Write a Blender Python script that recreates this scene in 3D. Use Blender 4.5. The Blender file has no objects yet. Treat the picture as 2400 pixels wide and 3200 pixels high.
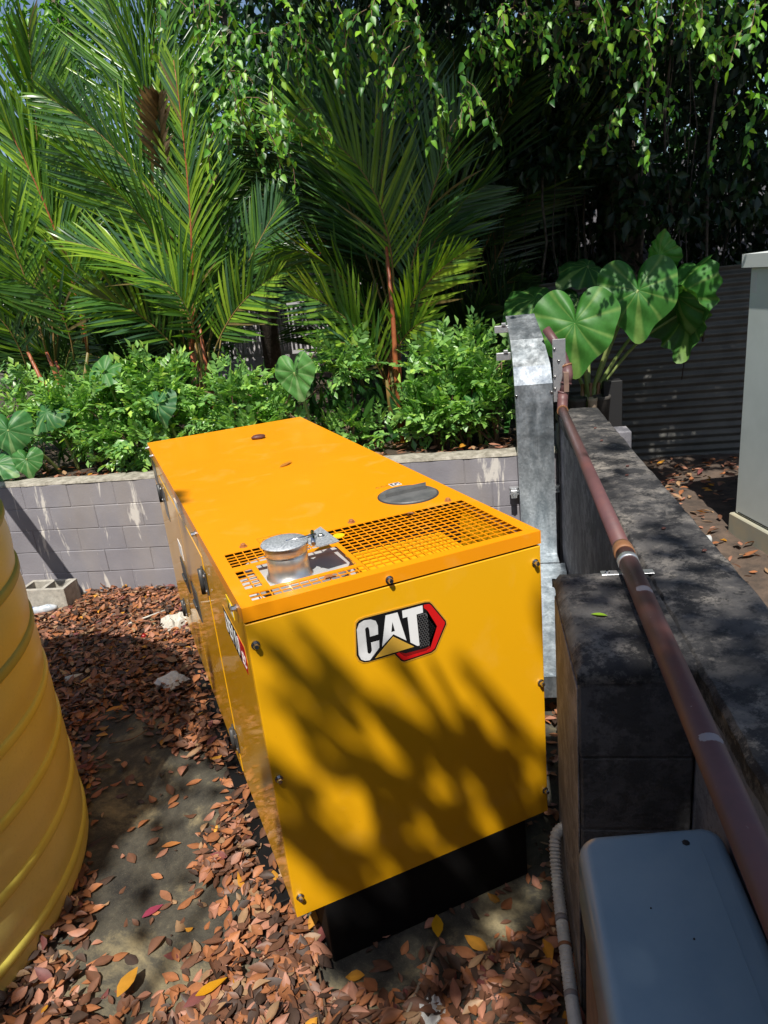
import bpy, math, random
import numpy as np
from mathutils import Vector, Matrix
from math import radians, sin, cos, pi

rng = np.random.RandomState(11)
random.seed(5)
scene = bpy.context.scene
col = scene.collection

# ------------------------------------------------------------------ camera
CAM = Vector((-0.2593, -1.8268, 2.2410))
FWD = Vector((0.34601, 0.88316, -0.31670)); RGT = Vector((0.91438, -0.39305, -0.09709)); UPV = Vector((0.21022, 0.25599, 0.94354))
cam_d = bpy.data.cameras.new('camera'); cam_o = bpy.data.objects.new('camera', cam_d); col.objects.link(cam_o)
cam_d.sensor_fit = 'VERTICAL'; cam_d.sensor_height = 24.0; cam_d.lens = 24.0 * 2200.0 / 3200.0
cam_d.clip_start = 0.02; cam_d.clip_end = 500
m = Matrix.Identity(4)
for i in range(3):
    m[i][0] = RGT[i]; m[i][1] = UPV[i]; m[i][2] = -FWD[i]; m[i][3] = CAM[i]
cam_o.matrix_world = m
scene.camera = cam_o

# ------------------------------------------------------------------ sun and sky
SUN_TRAVEL = Vector((0.335, 0.565, -1.0)).normalized()
w = bpy.data.worlds.new('World'); scene.world = w; w.use_nodes = True
nt = w.node_tree
sky = nt.nodes.new('ShaderNodeTexSky'); sky.sky_type = 'NISHITA'; sky.sun_disc = False
sky.sun_elevation = math.asin(-SUN_TRAVEL.z); sky.sun_rotation = math.atan2(-SUN_TRAVEL.x, -SUN_TRAVEL.y)
nt.links.new(sky.outputs[0], nt.nodes['Background'].inputs[0]); nt.nodes['Background'].inputs[1].default_value = 0.095
sun_d = bpy.data.lights.new('sun', 'SUN'); sun_d.energy = 5.0; sun_d.angle = radians(0.53); sun_d.color = (1.0, 0.955, 0.88)
sun_o = bpy.data.objects.new('sun', sun_d); col.objects.link(sun_o)
sun_o.rotation_euler = SUN_TRAVEL.to_track_quat('-Z', 'Y').to_euler()
sun_o.location = (-3, -5, 9)
vs = scene.view_settings
scene.display_settings.display_device = 'sRGB'
vs.view_transform = 'Standard'; vs.look = 'None'; vs.exposure = 0.34; vs.gamma = 1.0; vs.use_curve_mapping = False

# ------------------------------------------------------------------ frames
ANG = radians(59.7)
UA = Vector((cos(ANG), sin(ANG), 0)); NA = Vector((sin(ANG), -cos(ANG), 0))
RZ = ANG - pi / 2
def WL(n, u, z):                      # wall frame (across, along, up) to world
    return Vector((n * NA.x + u * UA.x, n * NA.y + u * UA.y, z))
def WA(a):                            # the same for arrays
    a = np.asarray(a, float)
    return np.stack([a[:, 0] * NA.x + a[:, 1] * UA.x, a[:, 0] * NA.y + a[:, 1] * UA.y, a[:, 2]], 1)

# ------------------------------------------------------------------ materials
MATS = {}
def _nodes(name):
    mt = bpy.data.materials.new(name); mt.use_nodes = True; MATS[name] = mt
    t = mt.node_tree; b = t.nodes['Principled BSDF']
    return mt, t, b
def _ramp(t, src, p0, c0, p1, c1, mids=()):
    r = t.nodes.new('ShaderNodeValToRGB'); e = r.color_ramp.elements
    e[0].position = p0; e[0].color = (*c0, 1); e[1].position = p1; e[1].color = (*c1, 1)
    for p, c in mids:
        x = e.new(p); x.color = (*c, 1)
    t.links.new(src, r.inputs[0]); return r.outputs[0]
def _noise(t, scale, detail=6, rough=.6, vec=None, dist=0.0):
    n = t.nodes.new('ShaderNodeTexNoise'); n.inputs['Scale'].default_value = scale; n.inputs['Detail'].default_value = detail
    n.inputs['Roughness'].default_value = rough; n.inputs['Distortion'].default_value = dist
    if vec is not None: t.links.new(vec, n.inputs['Vector'])
    return n.outputs['Fac']
def _pos(t, scale=(1, 1, 1), rot=(0, 0, 0)):
    g = t.nodes.new('ShaderNodeNewGeometry'); mp = t.nodes.new('ShaderNodeMapping')
    mp.inputs['Scale'].default_value = scale; mp.inputs['Rotation'].default_value = rot
    t.links.new(g.outputs['Position'], mp.inputs[0]); return mp.outputs[0]
def _mix(t, fac, a, b, mode='MIX'):
    mx = t.nodes.new('ShaderNodeMix'); mx.data_type = 'RGBA'; mx.blend_type = mode
    if isinstance(fac, float): mx.inputs[0].default_value = fac
    else: t.links.new(fac, mx.inputs[0])
    for i, v in ((6, a), (7, b)):
        if isinstance(v, tuple): mx.inputs[i].default_value = (*v, 1)
        else: t.links.new(v, mx.inputs[i])
    return mx.outputs[2]
def _bump(t, b, h, strength, dist=0.01):
    bp = t.nodes.new('ShaderNodeBump'); bp.inputs['Strength'].default_value = strength; bp.inputs['Distance'].default_value = dist
    t.links.new(h, bp.inputs['Height']); t.links.new(bp.outputs[0], b.inputs['Normal']); return bp
def mat(name, c1, c2=None, scale=8, rough=.5, metal=0, bump=0, bscale=60, bdist=.004, coat=0, coat_r=.08, spec=.5, p=(.35, .65), rvar=0):
    mt, t, b = _nodes(name)
    v = _pos(t)
    if c2 is None: b.inputs['Base Color'].default_value = (*c1, 1)
    else: t.links.new(_ramp(t, _noise(t, scale, vec=v), p[0], c1, p[1], c2), b.inputs['Base Color'])
    b.inputs['Roughness'].default_value = rough; b.inputs['Metallic'].default_value = metal
    b.inputs['Coat Weight'].default_value = coat; b.inputs['Coat Roughness'].default_value = coat_r
    b.inputs['Specular IOR Level'].default_value = spec
    if rvar:
        mr = t.nodes.new('ShaderNodeMapRange'); t.links.new(_noise(t, scale * 1.7, vec=v), mr.inputs[0])
        mr.inputs[1].default_value = .3; mr.inputs[2].default_value = .7; mr.inputs[3].default_value = rough - rvar; mr.inputs[4].default_value = rough + rvar
        t.links.new(mr.outputs[0], b.inputs['Roughness'])
    if bump: _bump(t, b, _noise(t, bscale, vec=v), bump, bdist)
    return mt
def leaf_mat(name, trans=.35, rough=.38, tint=(1.0, 1.0, .55), spec=.5):
    mt, t, b = _nodes(name)
    at = t.nodes.new('ShaderNodeAttribute'); at.attribute_name = 'Col'
    c = _mix(t, .5, at.outputs['Color'], _ramp(t, _noise(t, 30, vec=_pos(t)), .3, (.55, .6, .5), .7, (1, 1, 1)), 'MULTIPLY')
    t.links.new(c, b.inputs['Base Color']); b.inputs['Roughness'].default_value = rough; b.inputs['Specular IOR Level'].default_value = spec
    tr = t.nodes.new('ShaderNodeBsdfTranslucent'); tc = _mix(t, 1.0, c, tint, 'MULTIPLY'); 
    sc = t.nodes.new('ShaderNodeVectorMath'); sc.operation = 'SCALE'; sc.inputs['Scale'].default_value = 1.7
    t.links.new(tc, sc.inputs[0]); t.links.new(sc.outputs[0], tr.inputs[0])
    ms = t.nodes.new('ShaderNodeMixShader'); ms.inputs[0].default_value = trans
    out = t.nodes['Material Output']
    t.links.new(b.outputs[0], ms.inputs[1]); t.links.new(tr.outputs[0], ms.inputs[2]); t.links.new(ms.outputs[0], out.inputs[0])
    return mt

def yellow_paint(name, rough, coat, coat_r, dust, tone=(.80, .395, .003)):
    mt, t, b = _nodes(name)
    v = _pos(t)
    base = _ramp(t, _noise(t, 2.2, 4, .5, v), .3, tuple(a * .95 for a in tone), .7, tone)
    # pale dust blotches and tiny dark specks of dirt lying on the paint
    d = _ramp(t, _noise(t, 5.5, 8, .62, v, .3), .55, (0, 0, 0), .8, (dust, dust, dust))
    c = _mix(t, d, base, (.80, .50, .14))
    sp = _ramp(t, _noise(t, 95, 2, .5, v), .74, (0, 0, 0), .80, (.55, .55, .55))
    c = _mix(t, sp, c, (.30, .12, .01))
    t.links.new(c, b.inputs['Base Color'])
    b.inputs['Roughness'].default_value = rough; b.inputs['Coat Weight'].default_value = coat; b.inputs['Coat Roughness'].default_value = coat_r
    _bump(t, b, _noise(t, 3.0, 2, .5, v), .06, .02)
    return mt
yellow_paint('yellow_roof', .42, .25, .12, .30, (.86, .300, .0015))
yellow_paint('yellow_face', .45, .3, .10, .16)
yellow_paint('yellow_side', .34, .55, .04, .14)
mat('black_paint', (.004, .004, .0045), (.007, .0065, .006), rough=.75, spec=.2)
mat('dark_void', (.012, .011, .010), rough=.8)
mat('black_plastic', (.035, .036, .037), (.055, .055, .055), 30, rough=.45)
mat('lid_grey', (.075, .078, .078), (.14, .14, .135), 14, rough=.5, bump=.1)
mat('bolt_steel', (.62, .61, .60), rough=.22, metal=1)
mat('rust_bolt', (.30, .10, .03), (.42, .17, .04), 60, rough=.7)
mat('stainless', (.80, .77, .71), (.70, .67, .62), 9, rough=.34, metal=.9, rvar=.08)
mat('muffler_grey', (.36, .37, .37), (.43, .43, .42), 12, rough=.5)
mat('zinc_cap', (.30, .33, .35), (.66, .68, .69), 130, rough=.55, metal=.55, bump=.35, bscale=220, bdist=.002)
mat('decal_black', (.01, .01, .011), rough=.25); mat('decal_white', (.80, .80, .79), rough=.3)
mat('decal_silver', (.42, .42, .42), (.78, .78, .77), 6, rough=.25, p=(.3, .6))
mat('decal_red', (.62, .012, .012), rough=.25); mat('decal_dark_red', (.25, .008, .008), rough=.3)
mat('decal_grey', (.10, .10, .10), rough=.3); mat('decal_gold', (.62, .36, .05), rough=.28); mat('decal_rim', (.62, .32, .03), rough=.3)
mat('warning_yellow', (.80, .55, .01), rough=.35); mat('print_brown', (.30, .15, .01), rough=.5)
mat('radiator', (.05, .05, .052), (.09, .09, .09), 20, rough=.55)

def galvanised():
    mt, t, b = _nodes('galvanised')
    v = _pos(t)
    vo = t.nodes.new('ShaderNodeTexVoronoi'); vo.inputs['Scale'].default_value = 75; t.links.new(v, vo.inputs['Vector'])
    sp = _ramp(t, vo.outputs['Color'], .2, (.50, .54, .57), .8, (.68, .72, .75))
    st = _ramp(t, _noise(t, 9, 8, .65, _pos(t, (1, 1, .35)), .6), .40, (.55, .58, .60), .66, (1.1, 1.1, 1.1))
    t.links.new(_mix(t, 1.0, sp, st, 'MULTIPLY'), b.inputs['Base Color'])
    b.inputs['Metallic'].default_value = .85
    t.links.new(_ramp(t, _noise(t, 13, 6, .6, v), .35, (.30,) * 3, .65, (.5,) * 3), b.inputs['Roughness'])
    _bump(t, b, _noise(t, 6, 3, .5, v), .12, .02)
galvanised()
mat('bright_zinc', (.60, .62, .64), (.74, .75, .76), 40, rough=.38, metal=.85)

def block_paint():                    # purple-grey painted block work with lime runs below the joints
    mt, t, b = _nodes('block_paint')
    v = _pos(t); vr = _pos(t, (1, 1, 1), (0, 0, -RZ))
    base = _ramp(t, _noise(t, 3, 8, .6, v), .3, (.190, .180, .198), .7, (.262, .250, .268))
    dirt = _ramp(t, _noise(t, 1.6, 6, .6, _pos(t, (1, 1, .25))), .52, (0, 0, 0), .75, (.45, .45, .45))
    base = _mix(t, dirt, base, (.30, .25, .19))
    sx = t.nodes.new('ShaderNodeMapping'); sx.inputs['Scale'].default_value = (11, 3, 1.9); t.links.new(vr, sx.inputs[0])
    run = _ramp(t, _noise(t, 1.0, 5, .62, sx.outputs[0], .5), .60, (0, 0, 0), .66, (.85, .85, .85))
    c = _mix(t, run, base, (.62, .58, .52))
    sp = _ramp(t, _noise(t, 26, 5, .7, v), .70, (0, 0, 0), .73, (.8,) * 3)
    pl = _ramp(t, _noise(t, 2.7, 3, .5, v), .55, (0, 0, 0), .62, (1,) * 3)
    c = _mix(t, _mix(t, 1.0, sp, pl, 'MULTIPLY'), c, (.78, .77, .76))
    t.links.new(c, b.inputs['Base Color']); b.inputs['Roughness'].default_value = .75
    _bump(t, b, _noise(t, 70, 8, .7, v), .5, .004)
block_paint()
mat('mortar', (.20, .185, .19), (.36, .33, .31), 14, rough=.9, bump=.8, bscale=80)
mat('sandy_cap', (.20, .18, .14), (.42, .385, .32), 18, rough=.95, bump=.8, bscale=50, bdist=.008)
def mouldy(name, dark, mid, light, lo, hi, bs=.8):
    mt, t, b = _nodes(name)
    v = _pos(t)
    c = _ramp(t, _noise(t, 2.6, 10, .66, v, .4), lo, dark, hi, light, [((lo + hi) / 2, mid)])
    fl = _ramp(t, _noise(t, 17, 10, .75, v), .54, (0, 0, 0), .66, (.55,) * 3)
    c = _mix(t, fl, c, light)
    fd = _ramp(t, _noise(t, 9, 12, .8, v), .47, (0, 0, 0), .54, (.9,) * 3)
    c = _mix(t, fd, c, dark)
    t.links.new(c, b.inputs['Base Color']); b.inputs['Roughness'].default_value = .88
    _bump(t, b, _noise(t, 38, 10, .7, v), bs, .008)
mouldy('mouldy_top', (.016, .016, .018), (.10, .093, .088), (.34, .30, .25), .34, .74, 1.0)
mouldy('pillar_side', (.12, .115, .12), (.24, .23, .235), (.36, .345, .34), .30, .72, .6)
mouldy('wall_render', (.10, .10, .115), (.20, .195, .215), (.30, .29, .30), .30, .72, .5)
mouldy('pillar_block', (.045, .044, .046), (.09, .087, .09), (.15, .143, .143), .30, .72, 1.4)
mat('cinder', (.30, .28, .24), (.44, .41, .35), 25, rough=.95, bump=.8, bscale=140)
def pipe_mat():
    mt, t, b = _nodes('brown_pipe')
    v = _pos(t)
    c = _ramp(t, _noise(t, 4, 6, .6, v), .32, (.085, .042, .042), .68, (.17, .062, .050), [(.5, (.12, .055, .055))])
    sp = _ramp(t, _noise(t, 45, 4, .6, v), .70, (0, 0, 0), .75, (.7,) * 3)
    c = _mix(t, sp, c, (.40, .34, .33))
    t.links.new(c, b.inputs['Base Color']); b.inputs['Roughness'].default_value = .50
    _bump(t, b, _noise(t, 25, 4, .6, v), .1, .004)
pipe_mat()
mat('orange_ring', (.27, .125, .055), (.22, .10, .05), 20, rough=.5)
mat('cement_smear', (.27, .24, .25), rough=.9)
mat('blue_grey_box', (.18, .265, .335), (.215, .30, .365), 6, rough=.34, coat=.4, coat_r=.15, bump=.05, bscale=120)
mat('brown_edge', (.16, .10, .075), (.24, .15, .11), 20, rough=.7)
mat('conduit_white', (.50, .52, .50), (.62, .62, .59), 20, rough=.45)
mat('tape_grey', (.22, .22, .24), rough=.5)
mat('cabinet_green', (.55, .61, .58), (.62, .68, .65), 3, rough=.45, bump=.04, bscale=14)
mat('cabinet_lid', (.64, .69, .67), (.70, .74, .72), 3, rough=.45)
mat('cabinet_plinth', (.33, .34, .28), (.42, .38, .27), 7, rough=.7)
mat('patch_white', (.62, .64, .62), rough=.6)
mat('louvre_dark', (.02, .02, .02), rough=.7)
mat('corrugated', (.085, .082, .072), (.125, .12, .105), 5, rough=.6, metal=.15, bump=.1)
mat('black_post', (.012, .012, .013), rough=.6)
def tank_mat():
    mt, t, b = _nodes('tank_yellow')
    v = _pos(t)
    c = _ramp(t, _noise(t, 1.8, 5, .55, v), .3, (.60, .50, .13), .7, (.68, .58, .19))
    d = _ramp(t, _noise(t, 90, 3, .5, v), .55, (0, 0, 0), .8, (.3,) * 3)
    t.links.new(_mix(t, d, c, (.40, .32, .12)), b.inputs['Base Color']); b.inputs['Roughness'].default_value = .33
    b.inputs['Subsurface Weight'].default_value = .12; b.inputs['Subsurface Radius'].default_value = (.05, .03, .01)
    _bump(t, b, _noise(t, 5, 4, .55, v), .12, .02)
tank_mat()
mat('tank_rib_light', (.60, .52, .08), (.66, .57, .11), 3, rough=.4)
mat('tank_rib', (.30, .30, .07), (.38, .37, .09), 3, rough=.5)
def ground_mat():
    mt, t, b = _nodes('slab')
    v = _pos(t)
    c = _ramp(t, _noise(t, 2.1, 12, .72, v, .3), .38, (.022, .021, .019), .68, (.34, .28, .155), [(.52, (.075, .069, .052))])
    g = _ramp(t, _noise(t, 160, 4, .7, v), .58, (0, 0, 0), .72, (.5,) * 3)
    t.links.new(_mix(t, g, c, (.25, .21, .15)), b.inputs['Base Color'])
    t.links.new(_ramp(t, _noise(t, 2.3, 5, .6, v), .34, (.45,) * 3, .55, (.92,) * 3), b.inputs['Roughness'])
    b.inputs['Specular IOR Level'].default_value = .3
    _bump(t, b, _noise(t, 120, 8, .7, v), .5, .004)
ground_mat()
mat('soil', (.035, .026, .018), (.085, .06, .04), 12, rough=.95, bump=1, bscale=40, bdist=.02)
mat('dirt', (.06, .045, .035), (.13, .09, .065), 8, rough=.95, bump=.8, bscale=40, bdist=.01)
mat('bark', (.055, .042, .032), (.14, .11, .085), 18, rough=.9, bump=1, bscale=50, bdist=.01)
mat('root_bark', (.03, .026, .022), (.10, .08, .065), 22, rough=.9, bump=.8, bscale=60)
mat('twig', (.12, .075, .045), (.19, .12, .07), 30, rough=.8)
mat('palm_stem', (.27, .065, .024), (.36, .12, .045), 10, rough=.45)
mat('palm_stem_green', (.10, .13, .03), (.30, .16, .05), 5, rough=.5)
mat('rachis', (.20, .18, .05), (.27, .14, .05), 6, rough=.5)
mat('petiole', (.17, .25, .07), (.26, .30, .10), 10, rough=.45)
mat('pot', (.035, .032, .03), (.07, .06, .05), 20, rough=.8); mat('pot_clay', (.32, .24, .16), (.40, .31, .22), 12, rough=.8)
mat('building_wall', (.52, .49, .49), (.60, .57, .56), 2, rough=.8); mat('building_dark', (.04, .04, .05), rough=.3)
mat('red_panel', (.70, .10, .07), rough=.5); mat('rail_grey', (.42, .41, .43), rough=.5)
mat('foam_white', (.60, .60, .57), (.72, .71, .68), 30, rough=.9, bump=.6, bscale=70)
mat('paper_white', (.45, .42, .36), (.58, .55, .48), 12, rough=.85, bump=.5, bscale=30)
mat('bottle_plastic', (.35, .40, .45), (.55, .58, .60), 30, rough=.12, spec=.8); mat('bottle_blue', (.05, .12, .45), rough=.4)
mat('seed_brown', (.085, .03, .025), (.13, .05, .035), 60, rough=.5, bump=.5)
mat('timber', (.18, .14, .10), (.28, .22, .16), 10, rough=.85)
leaf_mat('palm_leaf', .32, .30, (1.0, 1.0, .3), .6); leaf_mat('ficus_leaf', .30, .42, (.9, 1.0, .35)); leaf_mat('shrub_leaf', .30, .36, (.9, 1, .4), .6)
leaf_mat('big_leaf', .25, .48, (.9, 1.0, .4), .4); leaf_mat('dead_leaf', .12, .5, (1, .8, .5), .35)
def big_leaf_mat():
    pass
A = lambda *c: c

# ------------------------------------------------------------------ object helpers
def link(o, parent=None):
    col.objects.link(o)
    if parent is not None: o.parent = parent
    return o
def thing(name, label, cat, loc=(0, 0, 0), rz=0.0, group=None):
    o = bpy.data.objects.new(name, None); o.empty_display_size = .1; link(o)
    o.location = loc; o.rotation_euler = (0, 0, rz); o['label'] = label; o['category'] = cat
    if group: o['group'] = group
    return o
def tag(o, label=None, cat=None, group=None, kind=None):
    for k, v in (('label', label), ('category', cat), ('group', group), ('kind', kind)):
        if v: o[k] = v
    return o
def frame_of(o):
    if o is None: return Matrix.Identity(4)
    M = Matrix.Translation(o.location) @ o.rotation_euler.to_matrix().to_4x4()
    return (frame_of(o.parent) @ M) if o.parent is not None else M
def abs_frame(o): return frame_of(o)

class MB:
    """collects polygons in world coordinates (wall=True: in the wall frame) and links them as one mesh object"""
    def __init__(s, wall=False): s.v = []; s.f = []; s.wall = wall; s.sm = []
    def add(s, vs, fs, smooth=False):
        b = len(s.v); s.v += [tuple(x) for x in vs]
        for f in fs: s.f.append([b + i for i in f]); s.sm.append(smooth)
        return s
    def box(s, x0, x1, y0, y1, z0, z1, ch=0.0):
        if ch <= 0:
            v = [(x, y, z) for z in (z0, z1) for y in (y0, y1) for x in (x0, x1)]
            return s.add(v, [(0, 2, 3, 1), (4, 5, 7, 6), (0, 1, 5, 4), (2, 6, 7, 3), (0, 4, 6, 2), (1, 3, 7, 5)])
        v = []; f = []; idx = {}
        for sx in (0, 1):
            for sy in (0, 1):
                for sz in (0, 1):
                    X = (x0, x1)[sx]; Y = (y0, y1)[sy]; Z = (z0, z1)[sz]
                    dx = ch if sx == 0 else -ch; dy = ch if sy == 0 else -ch; dz = ch if sz == 0 else -ch
                    for k, p in enumerate(((X, Y + dy, Z + dz), (X + dx, Y, Z + dz), (X + dx, Y + dy, Z))):
                        idx[sx, sy, sz, k] = len(v); v.append(p)
        I = lambda a, b, c, k: idx[a, b, c, k]
        f += [(I(0,0,0,0), I(0,0,1,0), I(0,1,1,0), I(0,1,0,0)), (I(1,0,0,0), I(1,1,0,0), I(1,1,1,0), I(1,0,1,0)),
              (I(0,0,0,1), I(1,0,0,1), I(1,0,1,1), I(0,0,1,1)), (I(0,1,0,1), I(0,1,1,1), I(1,1,1,1), I(1,1,0,1)),
              (I(0,0,0,2), I(0,1,0,2), I(1,1,0,2), I(1,0,0,2)), (I(0,0,1,2), I(1,0,1,2), I(1,1,1,2), I(0,1,1,2))]
        for a in (0, 1):
            for b in (0, 1):
                f += [(I(a,b,0,0), I(a,b,1,0), I(a,b,1,1), I(a,b,0,1)), (I(a,0,b,0), I(a,0,b,2), I(a,1,b,2), I(a,1,b,0)), (I(0,a,b,1), I(1,a,b,1), I(1,a,b,2), I(0,a,b,2))]
        f += [(I(a,b,c,0), I(a,b,c,1), I(a,b,c,2)) for a in (0,1) for b in (0,1) for c in (0,1)]
        return s.add(v, f)
    def tube(s, pts, r, seg=12, caps=True, smooth=True):
        pts = [Vector(p) for p in pts]; n = len(pts)
        rs = list(r) if hasattr(r, '__len__') else [r] * n
        t0 = (pts[1] - pts[0]).normalized(); up = Vector((0, 0, 1)) if abs(t0.z) < .9 else Vector((1, 0, 0))
        a = t0.cross(up).normalized(); rings = []; v = []
        for i, p in enumerate(pts):
            t = (pts[min(i + 1, n - 1)] - pts[max(i - 1, 0)]).normalized()
            a = (a - t * a.dot(t)).normalized(); b = t.cross(a)
            for k in range(seg):
                an = 2 * pi * k / seg; v.append(p + (a * cos(an) + b * sin(an)) * rs[i])
        f = [(i * seg + k, i * seg + (k + 1) % seg, (i + 1) * seg + (k + 1) % seg, (i + 1) * seg + k) for i in range(n - 1) for k in range(seg)]
        s.add(v, f, smooth)
        if caps:
            b = len(s.v) - len(v)
            s.f.append([b + k for k in range(seg)][::-1]); s.sm.append(False)
            s.f.append([b + (n - 1) * seg + k for k in range(seg)]); s.sm.append(False)
        return s
    def lathe(s, c, prof, seg=32, smooth=True):
        v = []
        for r, z in prof:
            for k in range(seg):
                an = 2 * pi * k / seg; v.append((c[0] + r * cos(an), c[1] + r * sin(an), c[2] + z))
        f = [(i * seg + k, i * seg + (k + 1) % seg, (i + 1) * seg + (k + 1) % seg, (i + 1) * seg + k) for i in range(len(prof) - 1) for k in range(seg)]
        s.add(v, f, smooth)
        b = len(s.v) - len(v)
        s.f.append([b + k for k in range(seg)][::-1]); s.sm.append(False)
        s.f.append([b + (len(prof) - 1) * seg + k for k in range(seg)]); s.sm.append(False)
        return s
    def prism(s, pts, axis, a, b):
        """2-D outline pushed along an axis: 'y' outline in (x,z), 'x' outline in (y,z), 'z' outline in (x,y)"""
        mk = {'y': lambda p, d: (p[0], d, p[1]), 'x': lambda p, d: (d, p[0], p[1]), 'z': lambda p, d: (p[0], p[1], d)}[axis]
        n = len(pts); v = [mk(p, a) for p in pts] + [mk(p, b) for p in pts]
        return s.add(v, [tuple(range(n)), tuple(range(2 * n - 1, n - 1, -1))] + [(i, i + n, (i + 1) % n + n, (i + 1) % n) for i in range(n)])
    def hexbolt(s, c, axis, r, h, washer=1.45):
        a = Vector(axis); c = Vector(c)
        s.tube([c, c + a * h * .22], r * washer, 16, True, False)
        s.tube([c + a * h * .22, c + a * h * .8, c + a * h], [r, r, r * .8], 6, True, False)
        return s
    def build(s, name, mt, parent=None, origin=None, smooth=None):
        v = [Vector(p) for p in s.v]
        if s.wall: v = [WL(*p) for p in v]
        o = bpy.data.objects.new(name, bpy.data.meshes.new(name))
        if parent is not None:
            inv = abs_frame(parent).inverted(); v = [inv @ p for p in v]
        elif origin is not None:
            o.location = origin; v = [p - Vector(origin) for p in v]
        me = o.data; me.from_pydata(v, [], s.f); 
        sm = s.sm if smooth is None else [smooth] * len(s.f)
        me.polygons.foreach_set('use_smooth', sm)
        me.materials.append(MATS[mt]); me.update()
        bm_fix(me)
        return link(o, parent)
def bm_fix(me):
    import bmesh
    if len(me.polygons) > 60000: return
    bm = bmesh.new(); bm.from_mesh(me); bmesh.ops.recalc_face_normals(bm, faces=bm.faces); bm.to_mesh(me); bm.free()

def np_mesh(name, V, F, mt, colr=None, parent=None, smooth=False):
    me = bpy.data.meshes.new(name); k = F.shape[1]
    me.vertices.add(len(V)); me.vertices.foreach_set('co', np.ascontiguousarray(V, dtype=np.float32).ravel())
    me.loops.add(F.size); me.loops.foreach_set('vertex_index', np.ascontiguousarray(F, dtype=np.int32).ravel())
    me.polygons.add(len(F)); me.polygons.foreach_set('loop_start', np.arange(0, F.size, k, dtype=np.int32))
    me.update(calc_edges=True)
    if colr is not None:
        a = me.color_attributes.new('Col', 'FLOAT_COLOR', 'POINT'); c = np.ones((len(V), 4), np.float32); c[:, :3] = colr
        a.data.foreach_set('color', c.ravel())
    me.polygons.foreach_set('use_smooth', [smooth] * len(F))
    me.materials.append(MATS[mt])
    return me

# leaf templates: length along +Y (0..1), width along X, face +Z
def strip_leaf(seg, wfun, fold, bend, twist=0.0, tipdrop=0.0):
    V = []; F = []
    for i in range(seg + 1):
        t = i / seg; wd = wfun(t); z = -bend * t * t - tipdrop * max(0, t - .6) ** 2
        y = t * (1 - .35 * bend * t)
        tw = twist * (t - .3)
        for sx in (-1, 0, 1):
            x = sx * wd * cos(tw); zz = z + abs(sx) * wd * fold + sx * wd * sin(tw)
            V.append((x, y, zz))
    for i in range(seg):
        for j in (0, 1):
            a = i * 3 + j; F.append((a, a + 1, a + 4, a + 3))
    return np.array(V), np.array(F)
_ov = lambda p: (lambda t: max(.02, (sin(pi * min(1, t ** p)) ** .9)))
T_PALM = [strip_leaf(4, lambda t: .5 * (.35 + .65 * sin(pi * min(1, t * .55 + .18)) ** 1.0) * (1 - t ** 5 * .92), .022, b, tw) for b, tw in ((.02, 0), (.14, .03), (.3, -.03))]
T_FICUS = [strip_leaf(4, lambda t: .46 * max(.03, sin(pi * min(1, (t * 1.05) ** .62)) ** .9 if t < .93 else .03), f, b) for f, b in ((.25, .15), (.4, .3), (.15, .05))]
T_SHRUB = [strip_leaf(2, lambda t: (.06, .46, .05)[int(round(t * 2))], f, b) for f, b in ((.3, .1), (.15, .25), (.4, 0))]
T_BLOB = [strip_leaf(2, lambda t: (.05, .42, .04)[int(round(t * 2))], .3, .2)]
T_DEAD = [strip_leaf(4, lambda t: (.025, .22, .27, .18, .015)[int(round(t * 4))], f, b, tw) for f, b, tw in ((.35, .12, .3), (.7, .30, -.7), (.3, -.25, .5), (1.0, .14, .9), (-.5, .26, -.5), (.25, -.12, .2), (.9, -.18, -1.0))]

def mats4(P, D, Nn, L, Wd):
    D = D / np.maximum(np.linalg.norm(D, axis=1, keepdims=True), 1e-9)
    X = np.cross(D, Nn); X /= np.maximum(np.linalg.norm(X, axis=1, keepdims=True), 1e-9)
    Z = np.cross(X, D)
    M = np.zeros((len(P), 3, 4)); M[:, :, 0] = X * Wd[:, None]; M[:, :, 1] = D * L[:, None]; M[:, :, 2] = Z * Wd[:, None]; M[:, :, 3] = P
    # Z offsets in the template are relative to width for folds and to length for bends: use the mean
    M[:, :, 2] = Z * ((Wd + L) * .5)[:, None]
    return M
RIB = np.array([.92, 1.22, .92])          # midrib a little paler than the blade
def merge(templates, M, C, pick=None):
    VV = []; FF = []; CC = []; base = 0
    n = len(M); which = rng.randint(0, len(templates), n) if pick is None else pick
    for k, (V, F) in enumerate(templates):
        s = np.where(which == k)[0]
        if not len(s): continue
        P = np.einsum('nij,vj->nvi', M[s][:, :, :3], V) + M[s][:, None, :, 3]; rib = np.tile(RIB, len(V) // 3)
        VV.append(P.reshape(-1, 3)); FF.append((F[None] + (np.arange(len(s)) * len(V))[:, None, None] + base).reshape(-1, F.shape[1]))
        CC.append(np.repeat(C[s], len(V), axis=0) * np.tile(rib, len(s))[:, None]); base += len(s) * len(V)
    return np.concatenate(VV), np.concatenate(FF), np.concatenate(CC)
_shared = {}
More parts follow.
